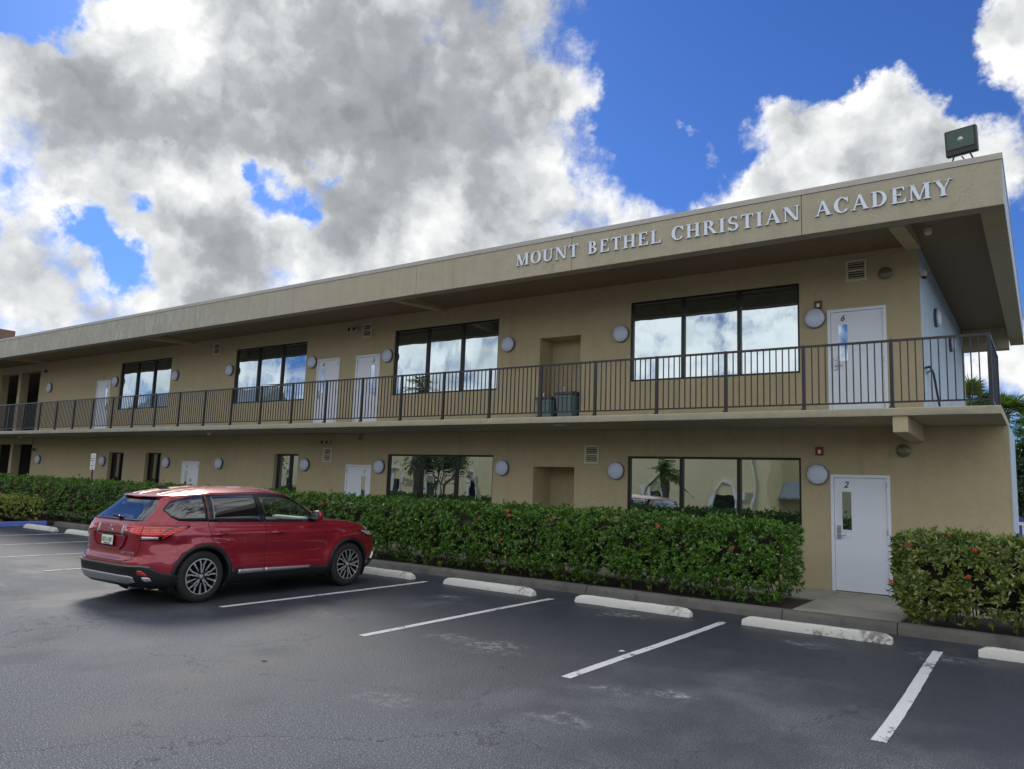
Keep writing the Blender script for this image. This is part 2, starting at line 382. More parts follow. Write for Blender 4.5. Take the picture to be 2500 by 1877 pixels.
def dup(root, loc, label, rz=None, group=None):
    def cp(o, par):
        c = o.copy(); C.objects.link(c); c.parent = par
        for ch in kids(o): cp(ch, c)
        return c
    r = cp(root, None); r.location = loc; r['label'] = label
    if rz is not None: r.rotation_euler = (0, 0, rz)
    if group: r['group'] = group
    return r
def text_mesh(s, size, depth, parent, mtl, loc, rot, name='number', shear=0., align='CENTER', sx=1.):
    cu = bpy.data.curves.new('t', 'FONT'); cu.body = s; cu.size = size; cu.extrude = depth; cu.shear = shear; cu.align_x = align; cu.offset = size*.012
    to = bpy.data.objects.new('t', cu); C.objects.link(to)
    dg = bpy.context.evaluated_depsgraph_get()
    me = bpy.data.meshes.new_from_object(to.evaluated_get(dg)); me.materials.clear(); me.materials.append(M[mtl] if isinstance(mtl, str) else mtl)
    bpy.data.objects.remove(to)
    o = bpy.data.objects.new(name, me); C.objects.link(o); o.parent = parent; o.location = loc; o.rotation_euler = rot; o.scale = (sx, 1, 1)
    return o
# ================================================================== THE SETTING
def sheet(name, x0, x1, y0, y1, z, mt, label):
    b = MB(); b.add([(x0, y0, z), (x1, y0, z), (x1, y1, z), (x0, y1, z)], [(0, 1, 2, 3)])
    return tag(b.build(name, mt, fix=False), label, kind='structure')
# ground far beyond the lot (grass tone) and the asphalt lot on it
gm = mat('ground_soil_grass', (.06, .075, .03), .95); wobble(gm, 3, .3)
sheet('ground', -3000, 3000, -3000, 3000, -.012, gm, 'grassy ground beyond the car park')
sheet('asphalt_lot', -90, 60, -27, -3.15, 0, 'asphalt', 'dark worn asphalt of the car park')
sheet('rear_pavement', 2.9, 60, -3.0, 40, -.004, 'asphalt', 'asphalt drive beside the right end of the building')
# painted bay lines
LX = [-18.68, -16.07, -13.46, -10.95, -8.42, -5.87, -3.25, -.54, 2.05]
nm = ['beside the leftmost wheel stop', 'second from the left edge', 'third from the left edge', 'faded one left of the red car', 'running under the red car',
      'on the right side of the red car', 'between the second and third wheel stops from the car', 'between the smooth and the dirty wheel stops', 'nearest the camera at the right edge']
for i, x in enumerate(LX):
    b = MB(); y0, y1 = -8.13, -4.04; n = 50; w = .052
    vs = []; fs = []
    for k in range(n+1):
        y = y0+(y1-y0)*k/n
        for s in (-1, 1):
            j = .006*noise.noise(Vector((x*3+s*9, y*6, 0)))+.003*noise.noise(Vector((x, y*30, s)))
            vs.append((x+s*w+j+.02*math.sin(y*.9+x), y, .004))
    for k in range(n): fs.append((2*k, 2*k+1, 2*k+3, 2*k+2))
    b.add(vs, fs)
    tag(b.build('parking_line', 'line', fix=False), 'white painted bay line '+nm[i], kind='structure')
# kerb with rounded nose, running the length of the building, broken into cast lengths
KY = -3.22; KH = .135
def kerb(x0, x1, name, lab, mtl='kerb', along='x', c0=KY, w=.2, sgn=1):
    prof = [(0, -.03), (.02, .07), (.03, .105), (.05, KH-.008), (.075, KH), (w, KH), (w, -.03)]
    b = MB(); L = abs(x1-x0); n = max(2, int(L/.25)); vs = []; fs = []
    for k in range(n+1):
        t = x0+(x1-x0)*k/n
        for (d, z) in prof:
            j = .006*noise.noise(Vector((t*2.1, d*8, z*9)))+.008*noise.noise(Vector((t*.5, 3, z*3)))
            p = (t, c0+sgn*(d+j), z+j*.6*(z > 0)) if along == 'x' else (c0+sgn*(d+j), t, z+j*.6*(z > 0))
            vs.append(p)
    m_ = len(prof)
    for k in range(n):
        for i in range(m_-1): fs.append((k*m_+i, k*m_+i+1, (k+1)*m_+i+1, (k+1)*m_+i))
    fs += [tuple(range(m_)), tuple(n*m_+i for i in range(m_))]
    b.add(vs, fs)
    return tag(b.build(name, mtl, smooth=45), lab, kind='structure')
joints = [-21.75, -18.3, -15.2, -12.1, -9.1, -6.12, -3.13, .02]
for i in range(len(joints)-1):
    kerb(joints[i]+.006, joints[i+1]-.006, 'kerb', 'dark stained concrete kerb at the foot of the long hedge')
kerb(.026, 1.475, 'kerb', 'concrete kerb edge of the doorway pad')
for a_, b_ in ((1.487, 4.4), (4.41, 7.5), (7.51, 11)): kerb(a_, b_, 'kerb', 'rounded concrete kerb before the right hand hedge')
kerb(-3.3, -9.2, 'blue_kerb', 'blue painted kerb of the planted island at the left edge', 'bluekerb', 'y', -21.95, .2, -1)
# planting beds, walkway strip along the wall, pad in front of the lower door
b = MB(); b.box(-45, .06, -3.03, -1.42, -.05, .09); b.box(1.46, 12, -3.03, -1.42, -.05, .09); b.box(-40, -22.16, -9.2, -3.03, -.05, .09)
tag(b.build('planting_bed', 'soil'), 'dark soil beds under the hedges', kind='structure')
b = MB()
xs = [-45, -40, -35, -30, -25.5, -21, -17, -13, -9, -6, -3, .13, 1.47, 2.9, 7]
for i in range(len(xs)-1): b.box(xs[i]+.005, xs[i+1]-.005, -1.42, .02, -.05, .115)
tag(bevel(b.build('walkway', 'walk'), .006), 'pale concrete walkway along the foot of the wall', kind='structure')
b = MB(); b.box(.07, 1.465, -3.04, -2.02, -.05, .1175); b.box(.07, 1.465, -2.012, -1.425, -.05, .1165)
tag(bevel(b.build('doorway_pad', 'walk'), .006), 'concrete pad from the kerb to the lower right door', kind='structure')

# ================================================================== THE SCHOOL BUILDING
XL = -60; ZS0, ZS1 = 2.98, 3.10; ZR0, ZR1 = 5.86, 6.615; YF = -2.25; YS = -1.87; XE = 1.52
B = empty('school_building', (0, 0, 0), 'two storey tan stucco building with a balcony walkway and deep flat roof', 'building')
UW = [(-3.98, -.49), (-10.93, -7.48), (-17.91, -14.47), (-24.97, -21.58)]
LW3 = [(-4.0, -.5), (-10.95, -7.5)]
LWS = [(-15.6, -14.51), (-22.69, -21.67), (-25.2, -24.15)]
UD = [(0., .98, 'L', '6'), (-12.36, -11.43, 'R', '5'), (-13.97, -13.02, 'L', '4'), (-26.64, -25.63, 'R', '3')]
LD = [(0., .965, 'L', '2'), (-12.5, -11.53, 'R', '1'), (-20.38, -19.41, 'L', '7')]
ops = []
for a, c in UW: ops.append((a, c, 3.98, 5.70, .09, 0))
for a, c in LW3: ops.append((a, c, .85, 2.43, .09, 0))
for a, c in LWS: ops.append((a, c, .35, 2.41, .17, 0))
for a, c, _, _ in UD: ops.append((a, c, ZS1, 5.115, .06, 0))
for a, c, _, _ in LD: ops.append((a, c, .115, 2.137, .06, 0))
ops.append((-6.28, -5.20, ZS1, 5.107, .55, 1)); ops.append((-6.36, -5.28, .115, 2.18, .75, 1))
def wall_mesh(x0, x1, z0, z1, ops):
    b = MB()
    xs = sorted({x0, x1}|{v for o in ops for v in o[:2]}); zs = sorted({z0, z1}|{v for o in ops for v in o[2:4]})
    for i in range(len(xs)-1):
        for j in range(len(zs)-1):
            cx, cz = (xs[i]+xs[i+1])/2, (zs[j]+zs[j+1])/2
            if any(o[0] < cx < o[1] and o[2] < cz < o[3] for o in ops): continue
            b.add([(xs[i], 0, zs[j]), (xs[i+1], 0, zs[j]), (xs[i+1], 0, zs[j+1]), (xs[i], 0, zs[j+1])], [(0, 1, 2, 3)])
    for (a, c, p, q, d, back) in ops:
        b.add([(a, 0, p), (a, d, p), (a, d, q), (a, 0, q)], [(0, 1, 2, 3)])
        b.add([(c, 0, p), (c, d, p), (c, d, q), (c, 0, q)], [(3, 2, 1, 0)])
        b.add([(a, 0, q), (c, 0, q), (c, d, q), (a, d, q)], [(3, 2, 1, 0)])
        b.add([(a, 0, p), (c, 0, p), (c, d, p), (a, d, p)], [(0, 1, 2, 3)])
        if back: b.add([(a, d, p), (c, d, p), (c, d, q), (a, d, q)], [(0, 1, 2, 3)])
    bm = bmesh.new(); me = bpy.data.meshes.new('t'); me.from_pydata(b.v, [], b.f); bm.from_mesh(me)
    bmesh.ops.remove_doubles(bm, verts=bm.verts, dist=.0005); bm.to_mesh(me); bm.free(); me.materials.append(M['stucco']); return me
me = wall_mesh(-31.53, XE, -.1, 6.128, ops)
o = bpy.data.objects.new('wall', me); C.objects.link(o); o.parent = B
# the end walls, rear wall, lower wing block, breezeway columns and its back wall
b = MB()
b.box(1.50, XE, .001, 8.4, 3.0, 6.128); tag(b.build('side_wall', 'skylit_side', B), 'pale upper side wall with blue sky light in its colour')
b = MB(); b.box(XE+.001, 2.70, .0, 2.5, -.1, ZS0-.003); o = b.build('wing_wall', 'stucco', B)
b = MB(); b.box(2.7005, 2.712, .012, 2.49, -.1, ZS0-.01); b.build('wing_wall_skylit_face', 'skylit_side', B)  # thin sheet carrying the painted blue skylight
b = MB()
b.box(-46, 1.5, 8.9, 9.1, -.1, 6.128); b.box(1.2, 1.49, 3, 8.9, -.1, 3.0)
b.build('rear_wall', 'stucco', B)
b = MB()
for x in (-33.66, -35.7, -37.8): b.box(x, x+.26, .02, .34, -.1, 6.128)
b.box(-46, -31.53, .015, .35, 2.72, 2.979); b.box(-46, -31.53, .015, .35, 5.80, 6.128)

b.build('breezeway', 'stucco', B)
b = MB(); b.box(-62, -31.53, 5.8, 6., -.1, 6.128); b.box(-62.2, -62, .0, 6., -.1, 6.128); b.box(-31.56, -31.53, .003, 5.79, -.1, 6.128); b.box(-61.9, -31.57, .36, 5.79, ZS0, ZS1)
b.build('breezeway_interior', mat('shade_dark_brown', (.035, .026, .022), .8), B)  # very dark colour stands in for shade inside the breezeway
# balcony slab with a chamfered lip + support brackets
b = MB()
lip = [(YS, ZS0+.002), (YS-.006, ZS0+.02), (YS-.006, ZS1-.015), (YS+.01, ZS1), (.03, ZS1), (.03, ZS0)]
n = 240; vs = []; fs = []
for k in range(n+1):
    x = XL+(2.685-XL)*k/n
    for i, (y, z) in enumerate(lip):
        j = .007*noise.noise(Vector((x*1.7, i, 2)))*(i < 4); vs.append((x, y+j, z+j*.5))
for k in range(n):
    for i in range(6): i2 = (i+1) % 6; fs.append((k*6+i, (k+1)*6+i, (k+1)*6+i2, k*6+i2))
fs += [tuple(range(6)), tuple(n*6+i for i in range(5, -1, -1))]
b.add(vs, fs); b.box(XE+.001, 2.684, .031, 1.2, ZS0, ZS1-.002)
b.build('balcony_slab', 'fascia', B, smooth=30)
for x in (1.30,):
    b = MB(); b.prism([(YS+.03, 2.73), (0.01, 2.70), (.01, 2.979), (YS+.03, 2.979)], x, x+.21, 'x')
    bevel(b.build('bracket', 'stucco', B), .012)
# stair behind the wing wall
b = MB()
for k in range(12): b.box(XE+.02, 2.64, 1.205+k*.28, 1.205+(k+1)*.28-.001, ZS0-.05-(k+1)*.18, ZS0+.1-(k+1)*.18)
b.build('stair', 'slab', B)
# roof: deck, fascia ring, soffit, beams, drip edge
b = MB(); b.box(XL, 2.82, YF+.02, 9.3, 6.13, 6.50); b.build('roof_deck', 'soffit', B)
b = MB()
nseg = [XL, -48, -42, -36, -31.3, -27, -21.2, -16.72, -12.4, -8.17, -4.15, .13, 2.85]
for i in range(len(nseg)-1): b.box(nseg[i]+(.004 if i else 0), nseg[i+1]-(.004 if i < len(nseg)-2 else 0), YF, YF+.26, ZR0, ZR1-.09)
o = b.build('fascia', 'fascia', B); bevel(o, .008)
b = MB(); b.box(XL, 2.82, YF+.03, YF+.2, ZR0+.02, ZR1-.1); b.build('fascia_joint_filler', 'darkgap', B)
b = MB(); b.box(2.55, 2.843, YF+.262, 9.3, ZR0, ZR1-.09); bevel(b.build('side_fascia', 'stucco', B), .006)
b = MB(); b.box(2.8435, 2.852, YF+.002, 9.29, ZR0+.004, ZR1-.092); b.build('side_fascia_skylit_face', 'skylit_side', B)  # added sheet, blue skylight painted on the outer face
b = MB(); b.box(XL, 2.86, YF-.012, YF+.3, ZR1-.088, ZR1); b.box(2.54, 2.86, YF+.302, 9.3, ZR1-.088, ZR1)
b.build('drip_edge', 'drip', B)
b = MB(); b.prism([(YF+.262, 5.84), (-.002, 6.05), (-.002, 6.128), (YF+.262, 6.128)], 1.34, 1.56, 'x'); b.build('roof_beam', 'stucco', B)
b = MB(); b.box(1.54, 2.548, 8.1, 8.5, 5.60, 6.128); b.build('roof_beam', 'stucco', B)
for x in (-9.4, -20.5, -30.9):
    b = MB(); b.prism([(YF+.262, 5.93), (-.002, 6.06), (-.002, 6.128), (YF+.262, 6.128)], x, x+.22, 'x'); b.build('roof_beam', 'stucco', B)

# ---- windows
def window(a, c, p, q, d, muls, mt='pane'):
    f = .045; b = MB(); y0, y1 = d-.055, d+.02
    b.box(a, c, y0, y1, q-f, q); b.box(a, c, y0, y1, p, p+f); b.box(a, a+f, y0+.001, y1, p+f, q-f); b.box(c-f, c, y0+.001, y1, p+f, q-f)
    for mx in muls: b.box(mx-.035, mx+.035, y0-.008, y1, p+f, q-f)
    w = b.build('window', 'frame', B); bevel(w, .004, 1)
    # panes: three slightly uneven sheets inside one pane mesh
    b = MB(); ed = [a+f]+list(muls)+[c-f]
    for i in range(len(ed)-1):
        t = .003*math.sin(i*2.1+a); b.add([(ed[i], d-.01+t, p+f), (ed[i+1], d-.01-t, p+f), (ed[i+1], d-.01-t*.6, q-f), (ed[i], d-.01+t*.6, q-f)], [(0, 1, 2, 3)])
    b.build('pane', mt, w, fix=False)
    # thin sealant bead/reveal trim on top
    return w
for a, c in UW: window(a, c, 3.98, 5.70, .09, [a+(c-a)*.335, a+(c-a)*.668])
for a, c in LW3: window(a, c, .85, 2.43, .09, [a+(c-a)*.335, a+(c-a)*.668])
for a, c in LWS: window(a, c, .35, 2.41, .17, [a+(c-a)*.56], 'paneD' if a < -20 else 'pane')
# ---- doors
def door(a, c, z0, z1, side, num, poster=False):
    f = .055; b = MB()
    b.box(a, a+f, -.012, .055, z0, z1); b.box(c-f, c, -.012, .055, z0, z1); b.box(a+f, c-f, -.012, .055, z1-f, z1)
    fr = b.build('door', 'door', B); bevel(fr, .006)     # the painted steel frame carries leaf, glass, lock
    b = MB(); b.box(a+f+.004, c-f-.004, .012, .055, z0+.012, z1-f-.004); bevel(b.build('door_leaf', 'door', fr), .004)
    b = MB(); b.box(a+f-.001, c-f+.001, .04, .056, z0+.002, z1-f+.002); b.build('door_shadow_gap', 'black', fr)
    s = 1 if side == 'L' else -1; xl = a+f if side == 'L' else c-f
    gx = xl+s*.21; gw = .075; g0, g1 = z0+1.06, z0+1.72
    b = MB()
    b.box(gx-gw-.03, gx+gw+.03, -.001, .011, g1, g1+.03); b.box(gx-gw-.03, gx+gw+.03, -.001, .011, g0-.03, g0)
    b.box(gx-gw-.03, gx-gw, -.001, .011, g0, g1); b.box(gx+gw, gx+gw+.03, -.001, .011, g0, g1)
    bevel(b.build('vision_frame', 'door', fr), .003)
    b = MB(); b.add([(gx-gw, .008, g0), (gx+gw, .008, g0), (gx+gw, .008, g1), (gx-gw, .008, g1)], [(0, 1, 2, 3)]); b.build('vision_pane', 'pane', fr, fix=False)
    hx = xl+s*.075; hz = z0+1.0
    b = MB(); b.box(hx-.028, hx+.028, -.016, .011, hz-.1, hz+.13)
    b.tube([(hx, -.014, hz-.03), (hx, -.06, hz-.03), (hx+s*.02, -.065, hz-.03), (hx+s*.13, -.06, hz-.03)], .009, 8)
    b.lathe([(0, -.03), (.018, -.03), (.02, -.012)], (hx, 0, hz+.08), 'y', 12)
    b.build('handle', 'steel', fr, smooth=40)
    xh = c-f if side == 'L' else a+f
    for hz in (z0+.25, z0+1.05, z0+1.85):
        b = MB(); b.tube([(xh, -.018, hz-.05), (xh, -.018, hz+.05)], .009, 8); b.build('hinge', 'steel', fr, smooth=40)
    text_mesh(num, .15, .002, fr, 'number', (gx-.01*s, .009, g1+.075), (R(90), 0, 0), shear=.3)
    if poster:
        for (dx, z, w, h, mt_) in ((.30, 1.62, .18, .10, 'whitetrim'), (.27, 1.36, .13, .1, 'steel'), (.33, 1.12, .42, .12, 'number'), (.30, .93, .22, .12, 'whitetrim')):
            b = MB(); b.box(gx+dx-w/2, gx+dx+w/2, .007, .0115, z0+z, z0+z+h); b.build('notice', mt_, fr)
for a, c, s, nmb in UD: door(a, c, ZS1, 5.115, s, nmb)
for a, c, s, nmb in LD: door(a, c, .115, 2.137, s, nmb, a < -19)

# ---- lettering on the fascia
YL = YF-.004
def arc(b, cx, cy, rx, ry, ix, iy, a0, a1, ox=0., n=26, dep=0.):
    vs = []; fs = []; yf = -.022-dep
    for k in range(n+1):
        t = R(a0+(a1-a0)*k/n)
        for (p, q, o_) in ((rx, ry, 0), (ix, iy, ox)):
            for y in (yf, 0): vs.append((cx+o_+p*math.cos(t), y, cy+q*math.sin(t)))
    for k in range(n):
        o = k*4; fs += [(o, o+2, o+6, o+4), (o+1, o+5, o+7, o+3), (o, o+4, o+5, o+1), (o+2, o+3, o+7, o+6)]
    fs += [(0, 1, 3, 2), (n*4, n*4+2, n*4+3, n*4+1)]
    b.add(vs, fs)
def quad(b, pts, dep): b.prism([(p[0], p[1]) for p in pts], -.022-dep, 0, 'y')
def glyph(ch):
    b = MB(); d = [0.]
    def nx(): d[0] += .0012; return d[0]
    def rect(x0, x1, y0, y1): quad(b, [(x0, y0), (x1, y0), (x1, y1), (x0, y1)], nx())
    def stem(x, w=.19, y0=0., y1=1., lo=1, hi=1):
        rect(x, x+w, y0, y1)
        if lo: quad(b, [(x-.09, 0), (x+w+.09, 0), (x+w+.09, .035), (x+w+.01, .075), (x-.01, .075), (x-.09, .035)], nx())
        if hi: quad(b, [(x-.09, 1), (x-.09, .965), (x-.01, .925), (x+w+.01, .925), (x+w+.09, .965), (x+w+.09, 1)], nx())
    def diag(x0, y0, x1, y1, w): quad(b, [(x0, y0), (x0+w, y0), (x1+w, y1), (x1, y1)], nx())
    def ser(x, y, w=.26): rect(x-w/2, x+w/2, y, y+.045) if y < .5 else rect(x-w/2, x+w/2, y-.045, y)
    def A_(*a, **k): arc(b, *a, dep=nx(), **k)
    W_ = .8
    if ch == 'M': stem(.10, .07, hi=0); diag(.47, 0, .07, 1, .21) if 0 else quad(b, [(.05, 1), (.27, 1), (.60, .0), (.44, .0)], nx()); quad(b, [(.46, .0), (.54, .0), (.88, 1), (.80, 1)], nx()); stem(.80, .19); ser(.14, 1., .24); W_ = 1.1
    elif ch == 'O': A_(.44, .5, .43, .52, .22, .46, 0, 360); W_ = .88
    elif ch == 'U': stem(.12, .19, .32, 1, 0, 1); stem(.70, .075, .32, 1, 0, 1); A_(.4475, .33, .3275, .35, .17, .26, 180, 360, ox=.03); W_ = .93
    elif ch == 'N': stem(.12, .07, hi=0); quad(b, [(.03, 1), (.28, 1), (.85, 0), (.68, 0)], nx()); stem(.77, .075, 0, 1, 0, 1); ser(.12, 1., .24); W_ = .97
    elif ch == 'T': stem(.29, .19, hi=0); rect(.02, .75, .93, 1); quad(b, [(.02, .93), (.09, .93), (.045, .72), (.02, .72)], nx()); quad(b, [(.68, .93), (.75, .93), (.75, .72), (.725, .72)], nx()); W_ = .77
    elif ch == 'B': stem(.12, .19); A_(.36, .755, .29, .245, .10, .18, -90, 90); A_(.36, .27, .36, .27, .16, .20, -90, 90); rect(.25, .37, .93, 1); rect(.25, .37, .47, .54); rect(.25, .37, 0, .07); W_ = .80
    elif ch in 'EL':
        stem(.12, .19, hi=(ch == 'L')); rect(.25, .76, 0, .07); quad(b, [(.62, .07), (.76, .07), (.76, .28), (.735, .28)], nx())
        if ch == 'E': rect(.03, .12, .955, 1); rect(.25, .70, .93, 1); quad(b, [(.58, .93), (.70, .93), (.70, .74), (.675, .74)], nx()); rect(.25, .5, .475, .545); rect(.5, .53, .38, .64)
        W_ = .80
    elif ch == 'H': stem(.12, .19); stem(.66, .19); rect(.28, .70, .475, .545); W_ = .98
    elif ch == 'C': A_(.46, .5, .43, .52, .22, .45, 38, 322, ox=.02); quad(b, [(.74, .66), (.80, .66), (.80, 1.0), (.77, 1.0), (.70, .9)], nx()); W_ = .85
    elif ch == 'R': stem(.12, .19); A_(.37, .745, .31, .255, .11, .19, -90, 90); rect(.25, .38, .93, 1); rect(.25, .38, .485, .55); quad(b, [(.38, .50), (.58, .50), (.92, 0), (.70, 0)], nx()); ser(.84, 0, .24); W_ = .90
    elif ch == 'I': stem(.12, .19); W_ = .43
    elif ch == 'S': A_(.36, .735, .29, .28, .13, .21, 25, 265); A_(.37, .27, .31, .285, .14, .21, -165, 85); quad(b, [(.17, .62), (.33, .45), (.58, .38), (.40, .58)], nx()); rect(.56, .61, .72, .98); rect(.06, .11, .02, .28); W_ = .72
    elif ch == 'A': quad(b, [(.10, 0), (.18, 0), (.47, .92), (.40, .98)], nx()); quad(b, [(.38, 1.), (.52, 1.), (.88, 0), (.66, 0)], nx()); rect(.22, .62, .30, .37); ser(.14, 0, .26); ser(.78, 0, .34); W_ = .92
    elif ch == 'D': stem(.12, .19); A_(.36, .5, .46, .5, .26, .43, -90, 90); rect(.25, .37, .93, 1); rect(.25, .37, 0, .07); W_ = .90
    elif ch == 'Y': quad(b, [(.06, 1), (.27, 1), (.53, .42), (.36, .42)], nx()); quad(b, [(.70, 1), (.78, 1), (.52, .42), (.46, .42)], nx()); stem(.35, .19, 0, .47, 1, 0); ser(.17, 1., .34); ser(.74, 1., .26); W_ = .84
    return b, W_
SG = empty('building_sign', (-1.6, YL, 6.115), 'raised pale serif letters reading MOUNT BETHEL CHRISTIAN ACADEMY on the roof fascia', 'sign')
LH = .243
for word, x0, x1 in (('MOUNT', -5.43, -3.98), ('BETHEL', -3.78, -2.27), ('CHRISTIAN', -2.09, .12), ('ACADEMY', .34, 2.23)):
    gs = [glyph(c) for c in word]; tot = sum(w for _, w in gs); gap = .10
    k = (x1-x0)/(tot+gap*(len(word)-1)); x = x0
    for (g_, w) in gs:
        xw = k
        vs = [(v[0]*xw, v[1]*(1.), v[2]*LH) for v in g_.v]
        mi = []
        g2 = MB(); g2.v = vs; g2.f = g_.f; g2.mi = g_.mi
        o = g2.build('letter', ['letter', 'letteredge'], SG)
        for p in o.data.polygons: p.material_index = 0 if abs(p.normal.y) > .5 else 1
        o.location = (x+1.6, 0, 0); x += (w+gap)*k

# ================================================================== RAILING
RY = -1.77
posts = [2.57, 1.30, .01, -1.28, -2.56, -3.83, -5.08, -6.35, -7.62, -8.89, -10.17, -11.45, -12.74, -14.03, -15.33, -16.62]
while posts[-1] > -50: posts.append(posts[-1]-1.295)
RL = empty('balcony_railing', (0, RY, ZS1), 'long dark metal railing of upright bars along the balcony', 'railing')
def rpanel(x0, x1, axis='x', n=11):
    b = MB(); y = 0
    L = x1-x0
    def bx(a, c, h, z0, z1):
        if axis == 'x': b.box(a, c, -h, h, z0, z1)
        else: b.box(-h, h, a, c, z0, z1)
    bx(x0, x1, .020, 1.01, 1.045); bx(x0, x1, .014, .085, .11)
    for k in range(1, n+1):
        xx = x0+L*k/(n+1); bx(xx-.0085, xx+.0085, .0085, .1095, 1.0105)
    return b
for i in range(len(posts)-1):
    n = 11 if posts[i] > -30 else 9
    o = rpanel(posts[i+1]+.025, posts[i]-.025, 'x', n).build('railing_panel', 'rail', RL)
for i, x in enumerate(posts):
    b = MB(); w = .036 if abs(x+5.08) < .01 else .025
    b.box(x-w, x+w, -.025, .025, -.02, 1.05); b.box(x-w-.015, x+w+.015, -.045, -.026, -.09, .03) if i % 1 == 0 else None
    b.build('post', 'rail', RL)
o = rpanel(.025, 2.10-.02, 'y', 15).build('railing_panel', 'rail', RL); o.location = (2.57, 0, 0)
b = MB(); b.box(2.545, 2.595, 2.08, 2.13, 0, 1.05); b.build('post', 'rail', RL)
# stair handrail on the side wall
b = MB(); b.tube([(1.53, .2, 3.98), (1.60, .2, 4.0), (1.60, .62, 4.0), (1.60, .80, 3.96), (1.60, 2.3, 3.05)], .02, 8)
b.tube([(1.52, .5, 3.93), (1.60, .5, 3.98)], .012, 6)
tag(b.build('stair_handrail', 'rail', smooth=60), 'short dark tube handrail on the bluish side wall by the stair', 'handrail')

# ================================================================== THINGS FIXED TO THE WALLS
def mk_lamp():
    r = empty('wall_lamp', (0, 0, 0), 'x', 'lamp', 'round wall lamps')
    b = MB(); b.lathe([(0, .0), (.182, .0), (.186, -.012), (.186, -.048), (.176, -.052), (0, -.05)], (0, 0, 0), 'y', 40); b.build('lamp_base', 'lampring', r, smooth=40)
    b = MB(); b.lathe([(.176, -.045), (.178, -.062), (.172, -.078), (.15, -.093), (.11, -.105), (.06, -.112), (0.001, -.114)], (0, 0, 0), 'y', 40); b.build('lamp_globe', 'lampglobe', r, smooth=True)
    return r
UL = [(-.21, 4.98, 'beside upper door 6 under the red alarm'), (-4.19, 5.03, 'between the bin alcove and the largest upper window'), (-7.17, 5.03, 'on the upper wall left of the bin alcove'),
      (-11.13, 5.03, 'at the top right corner of upper door 5'), (-14.16, 5.05, 'on the upper wall left of door 4'), (-18.13, 5.04, 'on the upper wall left of the third window from the right'),
      (-21.23, 5.03, 'overlapping the right edge of the leftmost upper window'), (-25.22, 5.04, 'at the corner of the leftmost upper door'), (-30.51, 5.04, 'at the far left end of the upper wall')]
LL = [(-.21, 2.13, 'beside lower door 2, the biggest in view'), (-4.25, 2.12, 'on the lower wall left of the right hand window'), (-7.21, 2.13, 'on the lower wall between the window and the alcove'),
      (-11.2, 2.1, 'beside lower door 1 and the tree reflecting window'), (-14.17, 2.11, 'on the lower wall below the small vent'), (-18.28, 2.09, 'alone on the lower wall right of the door with notices'),
      (-21.29, 2.08, 'overlapping a narrow dark window above the hedge'), (-25.56, 2.08, 'half hidden behind the parking sign'), (-30.78, 2.09, 'at the far left end of the lower wall')]
L0 = mk_lamp(); first = True
for (x, z, t) in UL+LL:
    lab = 'round white wall lamp '+t
    if first: L0.location = (x, -.002, z); L0['label'] = lab; first = False
    else: dup(L0, (x, -.002, z), lab)
dup(L0, (XE+.002, 2.1, 5.25), 'round wall lamp seen edge on, nearer one on the side wall', rz=R(90))
dup(L0, (XE+.002, 4.9, 5.22), 'round wall lamp seen edge on, farther one on the side wall', rz=R(90))

def mk_vent(w, h, label):
    r = empty('wall_vent', (0, 0, 0), label, 'vent', 'louvred wall vents')
    b = MB(); f = .045
    b.box(-w/2, w/2, -.03, 0, h/2-f, h/2); b.box(-w/2, w/2, -.03, 0, -h/2, -h/2+f); b.box(-w/2, -w/2+f, -.029, 0, -h/2+f, h/2-f); b.box(w/2-f, w/2, -.029, 0, -h/2+f, h/2-f); b.box(-w/2+f, w/2-f, -.028, -.01, -.018, .018)
    bevel(b.build('vent_frame', 'vent', r), .003, 1)
    b = MB(); b.box(-w/2+f, w/2-f, -.006, -.002, -h/2+f, h/2-f); b.build('vent_backing', 'black', r)
    b = MB(); k = 7
    for i in range(k):
        z = -h/2+f+(h-2*f)*(i+.5)/k
        if i == 3: continue
        b.prism([(-.026, z-.012), (-.023, z-.015), (-.007, z+.006), (-.010, z+.009)], -w/2+f, w/2-f, 'x')
    b.build('slats', 'vent', r); return r
v = mk_vent(.36, .40, 'x')
VT = [(.515, 5.80, 'louvred vent above upper door 6'), (-11.97, 5.80, 'louvred vent above upper door 5 beside twin floodlights'), (-18.95, 5.80, 'louvred vent high on the upper wall, leftmost one'),
      (-13.26, 2.39, 'louvred vent on the lower wall beneath twin floodlights'), (-4.85, 2.455, 'louvred vent on the lower wall right of the alcove')]
for i, (x, z, t) in enumerate(VT):
    if i == 0: v.location = (x, -.002, z); v['label'] = t
    else: dup(v, (x, -.002, z), t)
def bell(x, z, lab, y=-.002, rz=0):
    r = empty('alarm_bell', (x, y, z), lab, 'alarm bell', 'round alarm bells', rz)
    b = MB(); b.lathe([(0, 0), (.06, 0), (.06, -.03), (0, -.03)], (0, 0, 0), 'y', 20); b.build('bell_base', 'number', r, smooth=40)
    b = MB(); b.lathe([(.105, -.02), (.11, -.03), (.10, -.05), (.075, -.066), (.03, -.07), (.028, -.08), (.001, -.082)], (0, 0, 0), 'y', 28); b.build('bell_gong', 'bell', r, smooth=50)
bell(.99, 5.68, 'round alarm bell high on the wall right of the vent over door 6'); bell(1.19, 2.56, 'round alarm bell on the lower wall right of door 2')
